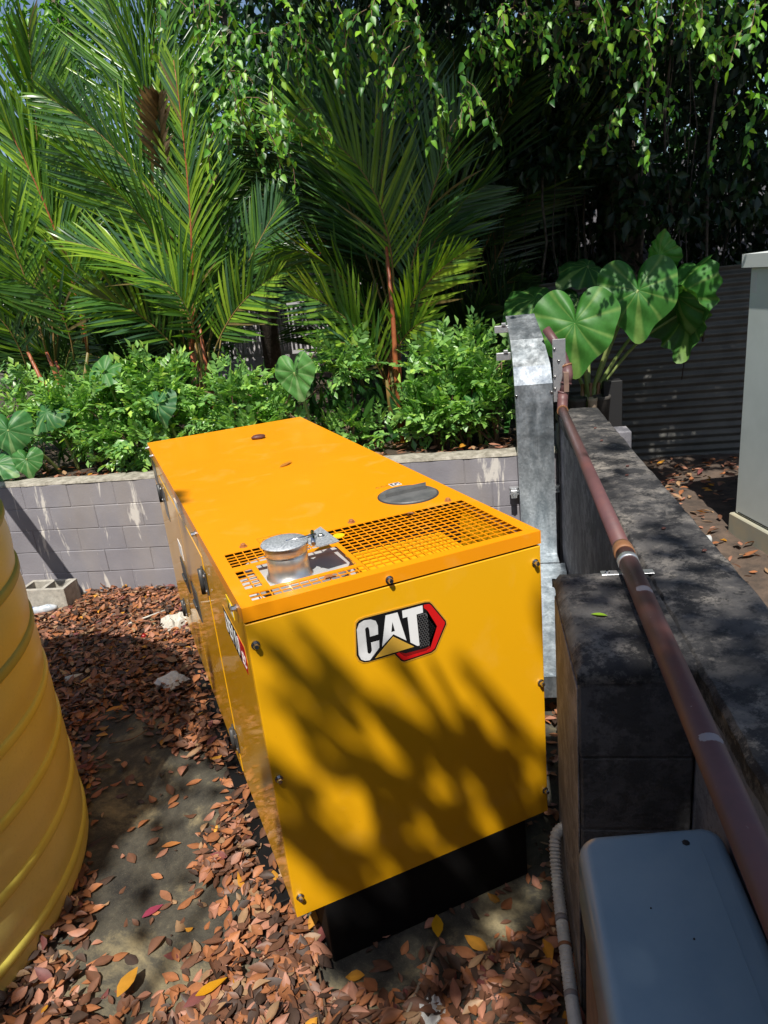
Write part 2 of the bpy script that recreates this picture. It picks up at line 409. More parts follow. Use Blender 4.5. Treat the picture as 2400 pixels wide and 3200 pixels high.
def scatter(parent, templates, M, palette, ci, mt, part, stuff, n_parts=0, jitter=.18, frame=None, fixed_near=None, smooth=True):
    """leaves as real geometry: the n_parts nearest to the viewpoint are objects of their own, the rest is one joined part"""
    n = len(M); which = rng.randint(0, len(templates), n)
    pal = np.array(palette)
    inv = np.array(abs_frame(parent).inverted()) if parent is not None else np.eye(4)
    dist = np.linalg.norm(M[:, :, 3] - np.array(CAM), axis=1) if fixed_near is None else fixed_near
    order = np.argsort(dist); near = order[:n_parts]; rest = order[n_parts:]
    made = []
    for i in near:
        key = (part, mt, id(templates), int(which[i]), int(ci[i]))
        if key not in _shared:
            V, F = templates[which[i]]
            _shared[key] = np_mesh(part, V, F, mt, np.repeat(pal[ci[i]][None], len(V), 0) * np.tile(RIB, len(V) // 3)[:, None], smooth=smooth)
        o = bpy.data.objects.new(part, _shared[key]); link(o, parent)
        W4 = np.eye(4); W4[:3, :] = M[i]
        W4 = inv @ W4
        o.matrix_basis = Matrix(W4.tolist()); made.append((i, o))
    so = None
    if len(rest):
        c = pal[ci[rest]] * (1 + rng.uniform(-jitter, jitter, (len(rest), 1)))
        V, F, C = merge(templates, M[rest], c, which[rest])
        V = V @ inv[:3, :3].T + inv[:3, 3]
        so = bpy.data.objects.new(stuff, np_mesh(stuff, V, F, mt, C, smooth=smooth)); link(so, parent); so['kind'] = 'stuff'
    return made, so

# ================================================================== SETTING
g = MB().add([(-120, -120, 0), (120, -120, 0), (120, 120, 0), (-120, 120, 0)], [(0, 1, 2, 3)]).build('ground', 'slab'); tag(g, kind='structure')
g = MB(True).box(-9, 1.72, 3.40, 40, .02, .88).build('planter_soil', 'soil'); tag(g, kind='structure')
def uneven(name, n0, n1, u0, u1, z, amp, mt, step=.12):
    nx = int((n1 - n0) / step); ny = int((u1 - u0) / step); V = []; 
    for j in range(ny + 1):
        for i in range(nx + 1):
            a = n0 + (n1 - n0) * i / nx; b = u0 + (u1 - u0) * j / ny
            V.append(WL(a, b, z + amp * (sin(a * 5.1 + b * 2.3) * .5 + sin(a * 11 - b * 7) * .3 + random.uniform(-.5, .5))))
    F = [(j * (nx + 1) + i, j * (nx + 1) + i + 1, (j + 1) * (nx + 1) + i + 1, (j + 1) * (nx + 1) + i) for j in range(ny) for i in range(nx)]
    me = bpy.data.meshes.new(name); me.from_pydata(V, [], F); me.polygons.foreach_set('use_smooth', [True] * len(F)); me.materials.append(MATS[mt])
    o = bpy.data.objects.new(name, me); link(o); o['kind'] = 'structure'; return o
uneven('terrain', -6, 1.72, 3.40, 7.5, .905, .03, 'soil')
g = MB(True).box(1.50, 14, -6, 40, .004, .17).build('yard_base', 'dirt'); tag(g, kind='structure')
uneven('yard_ground', 1.75, 6, -1.5, 6.5, .20, .025, 'dirt')

# ------------------------------------------------------------------ back wall of painted blocks
bw = thing('block_wall', 'low purple-grey painted block wall holding the planting bed behind the generator', 'wall', WL(-1, 3.24, 0), RZ)
MB(True).box(-6.2, 1.20, 3.2445, 3.41, 0, .938).build('mortar_bed', 'block_paint', bw)
blk = {}
def block_obj(parent, n0, n1, u0, u1, z0, z1, name='brick', mt='block_paint', ch=.0035):
    key = (round(n1 - n0, 3), round(u1 - u0, 3), round(z1 - z0, 3), mt)
    if key not in blk:
        mb = MB(); mb.box(-(n1 - n0) / 2, (n1 - n0) / 2, -(u1 - u0) / 2, (u1 - u0) / 2, -(z1 - z0) / 2, (z1 - z0) / 2, ch)
        me = bpy.data.meshes.new(name); me.from_pydata(mb.v, [], mb.f); me.materials.append(MATS[mt]); bm_fix(me); blk[key] = me
    o = bpy.data.objects.new(name, blk[key]); link(o, parent)
    W4 = Matrix.Translation(WL((n0 + n1) / 2, (u0 + u1) / 2, (z0 + z1) / 2)) @ Matrix.Rotation(RZ + random.uniform(-.004, .004), 4, 'Z')
    o.matrix_basis = abs_frame(parent).inverted() @ W4
    return o
for r in range(5):
    off = -.10 if r % 2 else .095
    n = -5.0 + off
    while n < 1.19:
        a = max(n, -5.0); b = min(n + .3855, 1.195)
        if b - a > .05:
            j = random.uniform(-.0025, .0025)
            block_obj(bw, a, b, 3.240 + j, 3.420, r * .188 + .0015, r * .188 + .1855)
        n += .389
cp = MB(True)
nn = np.linspace(-5.0, 1.20, 90)
V = []; F = []
for i, a in enumerate(nn):
    j = random.uniform(-.004, .004); k = random.uniform(-.006, .006)
    V += [(a, 3.236 + j, .9405), (a, 3.243 + j, .956 + k), (a, 3.33, .962 + random.uniform(-.008, .010)), (a, 3.42 + j, .955 + k), (a, 3.428 + j, .92)]
for i in range(len(nn) - 1):
    for q in range(4): F.append((i * 5 + q, (i + 1) * 5 + q, (i + 1) * 5 + q + 1, i * 5 + q + 1))
cp.add(V, F).build('coping', 'sandy_cap', bw)

# ------------------------------------------------------------------ right wall with its pillar
rw = thing('side_wall', 'thick dark grey rendered wall with a mould-stained flat top beside the generator', 'wall', WL(1.33, 1, 0), RZ)
MB(True).box(1.205, 1.468, -3.2, 3.235, 0, 1.185, .006).build('wall_body', 'wall_render', rw)
tp = MB(True); V = []; F = []
ul = np.linspace(-3.2, 3.24, 120)
for a in ul:
    e = random.uniform(-.004, .004); k = random.uniform(-.003, .003)
    V += [(1.196 + e, a, 1.183), (1.194 + e, a, 1.232), (1.206 + e, a, 1.246 + k), (1.30, a, 1.251 + k), (1.39, a, 1.250 - k), (1.466 + k, a, 1.245 + k), (1.478 + k, a, 1.232), (1.477 + k, a, 1.183)]
for i in range(len(ul) - 1):
    for q in range(7): F.append((i * 8 + q, (i + 1) * 8 + q, (i + 1) * 8 + q + 1, i * 8 + q + 1))
F += [tuple(range(8)), tuple(range((len(ul) - 1) * 8 + 7, (len(ul) - 1) * 8 - 1, -1))]
tp.add(V, F).build('wall_top', 'mouldy_top', rw)
MB(True).box(1.21, 1.46, 3.25, 3.46, 0, 1.11, .008).build('end_block', 'wall_render', rw)
MB(True).box(1.205, 1.74, 3.42, 3.60, 0, 1.02, .008).build('return_wall', 'wall_render', rw)
pl = thing('pillar', 'stubby dark grey block pillar with bevelled mouldy top against the side wall', 'pillar', WL(1.05, .2, 0), RZ)
zc = [0, .24, .485, .725, .965]
for i in range(4):
    block_obj(pl, .908, 1.198, -.082, .2065, zc[i] + .001, zc[i + 1] - .003, 'block', 'pillar_block', .006)
    block_obj(pl, .908, 1.198, .209, .494, zc[i] + .001, zc[i + 1] - .003, 'block', 'pillar_block', .006)
MB(True).box(.911, 1.197, -.079, .491, 0, .985).build('mortar_core', 'pillar_block', pl)
MB(True).box(.906, 1.1935, -.084, .496, .966, 1.20, .004).build('block', 'pillar_block', pl)
MB(True).box(.9015, .9062, -.070, .490, .0, 1.17, .001).build('render_coat', 'pillar_side', pl)
tp = MB(True); V = []; F = []
k0 = 26
for i in range(k0 + 1):
    a = -.092 + (.505 + .092) * i / k0
    for j in range(14):
        b = .898 + (1.1935 - .898) * j / 13
        dz = 0
        de = min(b - .898, a + .092, .505 - a)
        dz = -.026 * max(0, 1 - de / .024) ** 1.6
        V.append((b + random.uniform(-.002, .002) * (de < .03), a + random.uniform(-.003, .003) * (de < .03), 1.250 + dz + random.uniform(-.0025, .0025)))
for i in range(k0):
    for j in range(13): F.append((i * 14 + j, i * 14 + j + 1, (i + 1) * 14 + j + 1, (i + 1) * 14 + j))
nb = len(V)
per = [i * 14 for i in range(k0 + 1)]; 
low = []
for i in per: low.append(len(V)); V.append((V[i][0] + .004, V[i][1], 1.195))
for q in range(len(per) - 1): F.append((per[q], per[q + 1], low[q + 1], low[q]))
per2 = list(range(14)); low2 = []
for i in per2: low2.append(len(V)); V.append((V[i][0], V[i][1] + .004, 1.195))
for q in range(13): F.append((per2[q], per2[q + 1], low2[q + 1], low2[q]))
per3 = [k0 * 14 + j for j in range(14)]; low3 = []
for i in per3: low3.append(len(V)); V.append((V[i][0], V[i][1] - .004, 1.195))
for q in range(13): F.append((per3[q], per3[q + 1], low3[q + 1], low3[q]))
tp.add(V, F, True).build('cap', 'mouldy_top', pl)

# ================================================================== GENERATOR
GX, GY, GZ = 1.0, 2.745, 1.40
gen = thing('generator', 'yellow sound-proofed diesel generator set with perforated roof grille and front emblem', 'generator', (.5, 1.37, 0))
MB().box(.100, .900, .0035, 2.70, 0, .2615, .004).build('base_frame', 'black_paint', gen)
MB().box(-.030, .0995, .30, 2.55, .012, .045, .003).build('base_rail', 'black_paint', gen)
# roof
rf = MB()
z0, z1 = 1.3975, 1.40
g0x, g1x, g0y, g1y = .040, .957, .036, .456
rf.box(0, g0x, 0, GY, z0, z1); rf.box(g1x, GX, 0, GY, z0, z1); rf.box(g0x, g1x, 0, g0y, z0, z1); rf.box(g0x, g1x, g1y, GY, z0, z1)
for a in ((0, GX, 0, .003), (0, GX, GY - .003, GY)): rf.box(*a, 1.355, z0)
for a in ((0, .003, .003, GY - .003), (GX - .003, GX, .003, GY - .003)): rf.box(*a, 1.355, z0)
roof = rf.build('roof', 'yellow_roof', gen)
gr = MB()
bars = lambda a, b, s: [a + (b - a) * i / round((b - a) / s) for i in range(1, round((b - a) / s))]
zz0, zz1 = 1.3972, 1.3998
for (x0, x1, y0, y1) in ((.041, .404, .322, .455), (.041, .093, .126, .281), (.041, .404, .037, .085), (.404, .956, .037, .455)):
    for x in bars(x0, x1, .0292): gr.box(x - .0017, x + .0017, y0, y1, zz0, zz1)
    for y in bars(y0, y1, .0292): gr.box(x0, x1, y - .0017, y + .0017, zz0 - .0012, zz1 - .0006)
for s_ in ((.0402, .404, .300, .322), (.0402, .093, .281, .300), (.093, .111, .085, .300), (.388, .404, .105, .300), (.0402, .093, .085, .126), (.111, .404, .085, .105)):
    gr.box(*s_, 1.3965, 1.4003)
gr.box(.400, .406, .036, .455, 1.3962, 1.3996)
gr.build('grille', 'yellow_roof', gen)
# shell panels
fp = MB().box(.002, .998, .001, .020, .262, 1.347, .002).build('front_panel', 'yellow_face', gen)
MB().box(.020, .980, .008, .021, 1.347, 1.356).build('gap_strip', 'black_paint', gen)
MB().box(.002, .022, .0205, .808, .265, 1.3545, .002).build('side_panel', 'yellow_side', gen)
MB().box(.002, .022, 2.303, 2.744, .265, 1.3545, .002).build('side_panel', 'yellow_side', gen)
MB().box(.002, .022, .811, 2.300, 1.288, 1.3545, .002).build('side_panel', 'yellow_side', gen)
MB().box(.978, .998, .0205, 2.744, .265, 1.3545, .002).build('side_panel', 'yellow_side', gen)
MB().box(.022, .978, 2.722, 2.742, .265, 1.3545, .002).build('rear_panel', 'yellow_side', gen)
MB().box(.012, .988, .022, 2.70, .258, .272).build('floor_tray', 'black_paint', gen)
MB().box(.022, .978, .520, .535, .272, 1.39).build('bulkhead', 'black_paint', gen)
MB().box(.022, .03, .022, .52, .272, 1.39).build('liner', 'dark_void', gen)
d1 = MB().box(.000, .018, .813, 1.549, .275, 1.284, .003).build('door', 'yellow_side', gen)
d2 = MB().box(.000, .018, 1.553, 2.297, .275, 1.284, .003).build('door', 'yellow_side', gen)
for d_, y0 in ((d1, 1.30), (d2, 1.68)):
    MB().prism([(y0 + .03, .925), (y0 + .20, .925), (y0 + .17, .785), (y0, .785)], 'x', -.006, .001).build('handle_plate', 'black_plastic', d_)
    MB().box(-.016, -.006, y0 + .05, y0 + .15, .83, .85, .003).build('handle_lever', 'black_plastic', d_)
for d_, y0, zt in ((d1, .815, 1.235), (d1, .815, .50), (d2, 2.297, 1.235), (d2, 2.297, .50)):
    h = MB(); h.tube([(-.014, y0, zt - .105), (-.014, y0, zt)], .0105, 12); h.box(-.012, .0, y0 - .009, y0 + .009, zt - .10, zt - .005)
    hg = h.build('hinge', 'black_plastic', d_)
    pp = MB(); pp.box(-.006, .0008, y0 - .045, y0 + .045, zt - .1, zt - .005, .002); pp.build('hinge_leaf', 'black_plastic', d_)
    for q in (-.033, .033):
        for zq in (zt - .085, zt - .02): MB().hexbolt((-.006, y0 + q, zq), (-1, 0, 0), .007, .006).build('screw', 'bolt_steel', d_)
# bolts
for x, z in ((.45, 1.371), (.974, 1.293), (.021, 1.281), (.981, .831), (.021, .816), (.022, .345), (.986, .364)):
    MB().hexbolt((x, .001, z), (0, -1, 0), .0088, .021).build('bolt', 'bolt_steel', gen)
for y in (.082, .843, 2.465, 2.737):
    MB().hexbolt((.0, min(y, 2.73), 1.370), (-1, 0, 0), .0085, .019).build('bolt', 'bolt_steel', gen)
for x, y in ((.115, .494), (.516, .487), (.911, .478)):
    MB().hexbolt((x, y, 1.400), (0, 0, 1), .0095, .012).build('roof_bolt', 'rust_bolt', gen)
# filler lid
fl = MB().lathe((.822, .650, 1.400), [(.118, 0), (.118, .004), (.114, .008), (.0, .009)], 48, False).build('filler_lid', 'lid_grey', gen)
MB().prism([(.725, .652), (.752, .694), (.925, .694), (.905, .652)], 'z', 1.4085, 1.424).build('lid_grip', 'lid_grey', fl)
MB().lathe((.822, .650, 1.4002), [(.124, 0), (.124, .002), (.1181, .003)], 48, False).build('lid_seal', 'black_plastic', fl)
# exhaust
mf = MB(); mf.tube([(.045, .27, 1.225), (.06, .27, 1.225), (.405, .27, 1.225), (.42, .27, 1.225)], [.13, .145, .145, .13], 40)
mf.prism([(.24 + .165 * (abs(cos(t)) ** .6) * (1 if cos(t) > 0 else -1), .285 + .150 * (abs(sin(t)) ** .6) * (1 if sin(t) > 0 else -1)) for t in [2 * pi * k / 40 for k in range(40)]], 'z', 1.350, 1.372)
mf.build('muffler', 'muffler_grey', gen)
ex = MB().lathe((.200, .215, 1.3722), [(.074, 0), (.074, .005), (.0675, .008), (.066, .05), (.064, .105), (.0, .106)], 40).build('exhaust_pipe', 'stainless', gen)
MB().lathe((.199, .213, 1.452), [(.0665, 0), (.0675, .004), (.0675, .026), (.0665, .030)], 40).build('clamp_band', 'stainless', ex)
rc = MB().lathe((.196, .212, 1.4835), [(.0, -.001), (.073, 0), (.0745, .002), (.072, .005), (.03, .009), (.0, .0095)], 40, True).build('rain_cap', 'zinc_cap', ex)
ar = MB(); ar.prism([(.262, .175), (.285, .130), (.352, .137), (.345, .305), (.262, .235)], 'z', 1.474, 1.477)
ar.prism([(.255, .190), (.275, .170), (.300, .205), (.280, .225)], 'z', 1.477, 1.484)
ar.build('counterweight', 'zinc_cap', ex)
MB().tube([(.272, .150, 1.482), (.300, .250, 1.486)], .007, 10).build('hinge_pin', 'bolt_steel', ex)
MB().hexbolt((.318, .215, 1.477), (0, 0, 1), .008, .008).build('bolt', 'bolt_steel', ex)
MB().tube([(.20, .204, 1.491), (.30, .21, 1.489)], .004, 8).build('spring_rod', 'bolt_steel', ex)
MB().lathe((.427, .378, 1.4004), [(.021, 0), (.021, .004), (.0, .0045)], 24, False).build('grille_plug', 'warning_yellow', gen)
# inside
MB().box(.42, .965, .06, .50, 1.05, 1.12).build('radiator', 'radiator', gen)
for x in (.5, .62, .74, .86): MB().box(x, x + .05, .10, .46, 1.12, 1.20, .004).build('radiator_rib', 'radiator', gen)
MB().box(.41, .80, .135, .335, 1.335, 1.342).build('inner_plate', 'yellow_face', gen)
MB().box(.03, .42, .03, .50, .60, .66).build('inner_shelf', 'dark_void', gen)
# emblem on the front panel
EM = {'outline': [(0.326, 1.238), (0.33, 1.257), (0.34, 1.2645), (0.358, 1.267), (0.562, 1.2625), (0.578, 1.2585), (0.586, 1.249), (0.629, 1.178), (0.63, 1.166), (0.585, 1.088), (0.571, 1.0815), (0.474, 1.079), (0.464, 1.084), (0.455, 1.097), (0.442, 1.1165), (0.354, 1.117), (0.339, 1.1205), (0.325, 1.132), (0.318, 1.151)],
 'C': [(0.395, 1.201), (0.368, 1.201), (0.368, 1.226), (0.366, 1.234), (0.361, 1.236), (0.355, 1.232), (0.354, 1.151), (0.357, 1.145), (0.363, 1.143), (0.369, 1.152), (0.369, 1.18), (0.396, 1.179), (0.394, 1.155), (0.359, 1.122), (0.343, 1.1245), (0.331, 1.133), (0.325, 1.151), (0.3285, 1.236), (0.338, 1.254), (0.355, 1.260), (0.377, 1.257), (0.392, 1.248), (0.397, 1.23)],
 'A': [(0.426, 1.256), (0.466, 1.255), (0.487, 1.151), (0.445, 1.186), (0.404, 1.156)],
 'Ahole': [(0.446, 1.228), (0.439, 1.196), (0.451, 1.196)],
 'T': [(0.482, 1.256), (0.552, 1.255), (0.552, 1.23), (0.529, 1.23), (0.53, 1.12), (0.522, 1.121), (0.5, 1.14), (0.498, 1.231), (0.482, 1.231)],
 'tri': [(0.444, 1.178), (0.511, 1.1215), (0.377, 1.123)],
 'red': [(0.557, 1.255), (0.576, 1.253), (0.582, 1.247), (0.625, 1.176), (0.625, 1.169), (0.582, 1.093), (0.568, 1.086), (0.473, 1.084), (0.465, 1.09), (0.448, 1.116), (0.459, 1.117), (0.479, 1.095), (0.552, 1.094), (0.568, 1.1), (0.597, 1.168), (0.593, 1.178), (0.567, 1.234), (0.556, 1.245)],
 'reddark': [(0.556, 1.245), (0.566, 1.234), (0.595, 1.173), (0.596, 1.166), (0.566, 1.107), (0.55, 1.103), (0.480, 1.107), (0.470, 1.112), (0.462, 1.116), (0.479, 1.096), (0.552, 1.0955), (0.566, 1.101), (0.596, 1.168), (0.592, 1.178), (0.567, 1.232), (0.558, 1.243)],
 'hex': [(0.534, 1.226), (0.562, 1.226), (0.590, 1.169), (0.560, 1.112), (0.531, 1.112)]}
def pr(name, pts, m_, a, b, par): return MB().prism(pts, 'y', a, b).build(name, m_, par)
cx_, cz_ = .475, 1.172
grow = lambda pts, k: [(cx_ + (x - cx_) * (1 + k * .8), cz_ + (z - cz_) * (1 + k * 1.6)) for x, z in pts]
em = pr('emblem', grow(EM['outline'], .035), 'decal_rim', -.0004, .002, fp)
pr('emblem_ground', EM['outline'], 'decal_black', -.0010, .0, em)
for k in ('C', 'A', 'T'): pr('letter', EM[k], 'decal_silver' if k == 'C' else 'decal_white', -.0020, -.0010, em)
pr('letter_hole', EM['Ahole'], 'decal_black', -.0024, -.0019, em)
pr('triangle', EM['tri'], 'decal_gold', -.0020, -.0010, em)
pr('red_border', EM['red'], 'decal_red', -.0018, -.0010, em)
pr('red_border_shade', EM['reddark'], 'decal_dark_red', -.0014, -.0010, em)
hx = MB()
def inside(p, poly):
    c = False; n = len(poly)
    for i in range(n):
        x1, y1 = poly[i]; x2, y2 = poly[(i + 1) % n]
        if (y1 > p[1]) != (y2 > p[1]) and p[0] < (x2 - x1) * (p[1] - y1) / (y2 - y1) + x1: c = not c
    return c
pr('mesh_print', [(0.534, 1.226), (0.562, 1.226), (0.592, 1.169), (0.562, 1.110), (0.531, 1.112)], 'decal_grey', -.0013, -.0010, em)
for i in range(-6, 14):
    for j in range(-2, 16):
        p = (.53 + i * .0088 + (j % 2) * .0044, 1.112 + j * .0077)
        if inside(p, EM['hex']): hx.prism([(p[0] + .0040 * cos(a), p[1] + .0040 * sin(a)) for a in [pi / 6 + k * pi / 3 for k in range(6)]], 'y', -.0016, -.0012)
hp = hx.build('mesh_holes', 'decal_black', em); hp['kind'] = 'stuff'
# model plate and stickers on the left side
def text_mesh(body, size, mt, parent, M4, name='lettering', shear=.15, bold=.0):
    cu = bpy.data.curves.new(name, 'FONT'); cu.body = body; cu.size = size; cu.extrude = .0004; cu.shear = shear; cu.offset = bold; cu.resolution_u = 3
    to = bpy.data.objects.new(name, cu); col.objects.link(to)
    bpy.context.view_layer.update()
    me = bpy.data.meshes.new_from_object(to.evaluated_get(bpy.context.evaluated_depsgraph_get()))
    bpy.data.objects.remove(to); bpy.data.curves.remove(cu)
    me.materials.clear(); me.materials.append(MATS[mt]); me.name = name
    o = bpy.data.objects.new(name, me); link(o, parent); o.matrix_basis = abs_frame(parent).inverted() @ M4
    return o
SIDE = lambda y, z, x=-.0012: Matrix(((0, 0, -1, x), (-1, 0, 0, y), (0, 1, 0, z), (0, 0, 0, 1)))
FACE = lambda x, y, z: Matrix(((1, 0, 0, x), (0, 0, -1, y), (0, 1, 0, z), (0, 0, 0, 1)))
ROOF = lambda x, y, z: Matrix(((1, 0, 0, x), (0, 1, 0, y), (0, 0, 1, z), (0, 0, 0, 1)))
sx = .0018
mp_ = MB().prism([(.432, 1.236), (.30, 1.236), (.088, 1.236), (.075, 1.185), (.098, 1.13), (.20, 1.13), (.418, 1.138)], 'x', sx - .0006, sx + .001).build('model_plate', 'decal_rim', gen)
MB().prism([(.427, 1.232), (.195, 1.232), (.175, 1.134), (.417, 1.142)], 'x', sx - .0014, sx - .0004).build('plate_ground', 'decal_black', mp_)
MB().prism([(.193, 1.232), (.094, 1.232), (.080, 1.186), (.101, 1.134), (.173, 1.134)], 'x', sx - .0013, sx - .0004).build('plate_red_end', 'decal_red', mp_)
text_mesh('DE110', .098, 'decal_white', mp_, SIDE(.420, 1.152, sx - .0021) @ Matrix.Scale(.86, 4, (1, 0, 0)), bold=.002)
text_mesh('E2', .058, 'decal_white', mp_, SIDE(.163, 1.152, sx - .0021), bold=.001)
wd = MB().box(sx - .0012, sx + .001, .192, .294, 1.279, 1.329).build('warning_sticker', 'warning_yellow', gen)
MB().prism([(.285, 1.285), (.245, 1.285), (.265, 1.322)], 'x', sx - .0018, sx - .001).build('warning_triangle', 'decal_black', wd)
MB().box(sx - .0016, sx - .001, .198, .236, 1.287, 1.322).build('warning_text', 'decal_white', wd)
MB().box(-.0012, .001, 1.42, 1.56, 1.296, 1.336).build('sticker', 'decal_white', gen)
MB().box(-.0020, .001, 2.10, 2.28, 1.06, 1.23).build('sticker', 'decal_grey', d2)
MB().box(-.0018, .001, 1.70, 1.84, .96, 1.04).build('sticker', 'decal_white', d2)
MB().box(sx - .001, sx + .001, 2.46, 2.70, 1.17, 1.32).build('sticker', 'decal_black', gen)
# printed pictograms on the roof
dc = MB().box(.820, .867, .806, .847, 1.4000, 1.4008).build('roof_sticker', 'decal_white', gen)
MB().box(.823, .864, .809, .844, 1.4008, 1.4012).build('sticker_ground', 'decal_grey', dc)
for a in ((.833, .843, .822, .838), (.846, .858, .812, .826)): MB().box(*a, 1.4012, 1.4015).build('pictogram', 'decal_white', dc)
def outline_tri(name, x, y, s, par):
    b = MB()
    for (p, q) in (((x, y), (x + s, y)), ((x + s, y), (x + s / 2, y + s * .9)), ((x + s / 2, y + s * .9), (x, y))):
        b.tube([(p[0], p[1], 1.4003), (q[0], q[1], 1.4003)], .0011, 4)
    return b.build(name, 'print_brown', par)
for k in range(2):
    x = .172 + k * .047
    rs = MB()
    for a in ((x, x + .044, .490, .4915), (x, x + .044, .5375, .539), (x, x + .0015, .490, .539), (x + .0425, x + .044, .490, .539)): rs.box(*a, 1.4, 1.4008)
    r_ = rs.build('roof_pictogram', 'print_brown', gen); outline_tri('pictogram_triangle', x + .009, .497, .026, r_)
for k in range(3): outline_tri('roof_pictogram', .752 + k * .023, .822, .019, gen)

# things lying on the roof
def blob(name, c, r, sq, mt, label, cat, rough=.25):
    mb = MB(); seg = 14; V = []; F = []
    for i in range(9):
        th = pi * i / 8
        for k in range(seg):
            ph = 2 * pi * k / seg; rr_ = r * (1 + rough * .3 * sin(3 * ph + i) + random.uniform(-rough, rough) * .25)
            V.append((c[0] + rr_ * sin(th) * cos(ph) * sq[0], c[1] + rr_ * sin(th) * sin(ph) * sq[1], c[2] + r * sq[2] * cos(th)))
    for i in range(8):
        for k in range(seg): F.append((i * seg + k, i * seg + (k + 1) % seg, (i + 1) * seg + (k + 1) % seg, (i + 1) * seg + k))
    mb.add(V, F, True); return tag(mb.build(name, mt, None, c), label, cat)
blob('seed_pod', (.597, 2.267, 1.412), .035, (1.25, .85, .42), 'seed_brown', 'dark reddish-brown dried seed pod lying on the generator roof', 'seed pod')

# ------------------------------------------------------------------ galvanised cable trunking
tr = thing('cable_trunking', 'tall galvanised steel cable trunking bending back over the block wall', 'cable trunking', WL(1.04, 3.05, 0), RZ)
def profile(pts_uz, n0, n1, th):
    """a rectangular duct swept in the along/up plane; front line given, depth th behind it"""
    b = MB(True); P = [Vector((p[0], p[1])) for p in pts_uz]; V = []; F = []
    for i, p in enumerate(P):
        d0 = (P[i] - P[i - 1]).normalized() if i else (P[1] - P[0]).normalized()
        d1 = (P[i + 1] - P[i]).normalized() if i < len(P) - 1 else d0
        t = (d0 + d1).normalized(); nrm = Vector((t.y, -t.x)); k = th / max(.4, (nrm.dot(Vector((d0.y, -d0.x)))))
        q = p + nrm * k
        a, c = n0[i], n1[i]
        V += [(a, p.x, p.y), (c, p.x, p.y), (c, q.x, q.y), (a, q.x, q.y)]
    for i in range(len(P) - 1):
        for k in range(4): F.append((i * 4 + k, i * 4 + (k + 1) % 4, (i + 1) * 4 + (k + 1) % 4, (i + 1) * 4 + k))
    F += [(0, 1, 2, 3), tuple(len(V) - 4 + k for k in (3, 2, 1, 0))]
    return b.add(V, F)
profile([(1.42, .27), (2.88, .25)], [.925, 1.0], [1.12, 1.20], .12).build('floor_duct', 'galvanised', tr)
profile([(2.90, .25), (3.06, .25), (3.075, 1.46)], [.925, .925, .912], [1.165, 1.165, 1.160], .10).build('upright_duct', 'galvanised', tr)
profile([(3.075, 1.462), (3.11, 1.58), (3.30, 1.74)], [.9115, .910, .905], [1.1605, 1.152, 1.125], .10).build('bend_section', 'galvanised', tr)
profile([(3.302, 1.742), (3.56, 1.885)], [.9045, .890], [1.1255, 1.09], .10).build('top_section', 'galvanised', tr)
MB(True).box(1.168, 1.250, 3.10, 3.112, 1.33, 1.74, .001).build('side_flange', 'bright_zinc', tr)
MB(True).box(1.230, 1.262, 3.04, 3.10, 1.40, 1.53, .002).build('clamp_box', 'brown_edge', tr)
for n, z in ((.922, 1.395), (1.152, 1.405), (1.205, 1.60), (1.178, 1.68), (1.178, 1.50), (1.178, 1.42)):
    MB(True).hexbolt((n, 3.074 if n < 1.16 else 3.10, z), (0, -1, 0), .007, .012).build('bolt', 'bolt_steel', tr)
def strut(n0, n1, z, u):
    b = MB(True); b.box(n0, n1, u, u + .045, z, z + .004); b.box(n0, n1, u, u + .045, z - .048, z - .044); b.box(n0, n1, u + .041, u + .045, z - .044, z)
    return b.build('strut', 'bright_zinc', tr)
strut(.855, 1.262, .715, 3.178); 
for n, z, u in ((.805, 1.83, 3.44), (.805, 1.665, 3.24)):
    MB(True).box(n, n + .098, u, u + .045, z - .05, z, .003).build('strut', 'bright_zinc', tr)
    MB(True).box(n + .05, n + .08, u - .012, u + .03, z, z + .018, .002).build('clamp', 'bright_zinc', tr)
MB(True).box(.862, .905, 3.13, 3.178, .655, .715, .003).build('clamp', 'bright_zinc', tr)
MB(True).hexbolt((.885, 3.13, .68), (0, -1, 0), .014, .014).build('bolt', 'bolt_steel', tr)

# ------------------------------------------------------------------ brown pipe along the wall
pp = thing('drain_pipe', 'long purplish-brown plastic pipe running along the edge of the wall top', 'pipe', WL(1.16, 1.0, 1.25), RZ)
PA = Vector((1.214, 3.00, 1.288)); PB = Vector((1.083, -1.25, 1.288))
pt = lambda u: PA + (PB - PA) * ((PA.y - u) / (PA.y - PB.y))
MB(True).tube([pt(3.0), pt(1.8), pt(.56)], .0290, 24).build('pipe_length', 'brown_pipe', pp)
MB(True).tube([pt(.545), pt(-.3), pt(-1.25)], .0312, 24).build('pipe_length', 'brown_pipe', pp)
MB(True).tube([pt(.60), pt(.58), pt(.555), pt(.535)], [.0322, .0345, .0345, .0335], 24).build('socket', 'orange_ring', pp)
S0 = pt(3.0)
elb = [S0, Vector((1.216, 3.03, 1.292)), Vector((1.219, 3.05, 1.312)), Vector((1.221, 3.06, 1.345)), Vector((1.228, 3.08, 1.39)), Vector((1.250, 3.09, 1.45)), Vector((1.262, 3.10, 1.50)), Vector((1.258, 3.12, 1.56)), Vector((1.236, 3.15, 1.63)), Vector((1.19, 3.19, 1.72)), Vector((1.14, 3.23, 1.80))]
MB(True).tube(elb[:5], .0345, 24).build('elbow', 'brown_pipe', pp)
MB(True).tube(elb[4:], .0290, 24).build('riser', 'brown_pipe', pp)
MB(True).tube(elb[5:8], .0345, 24).build('elbow', 'brown_pipe', pp)
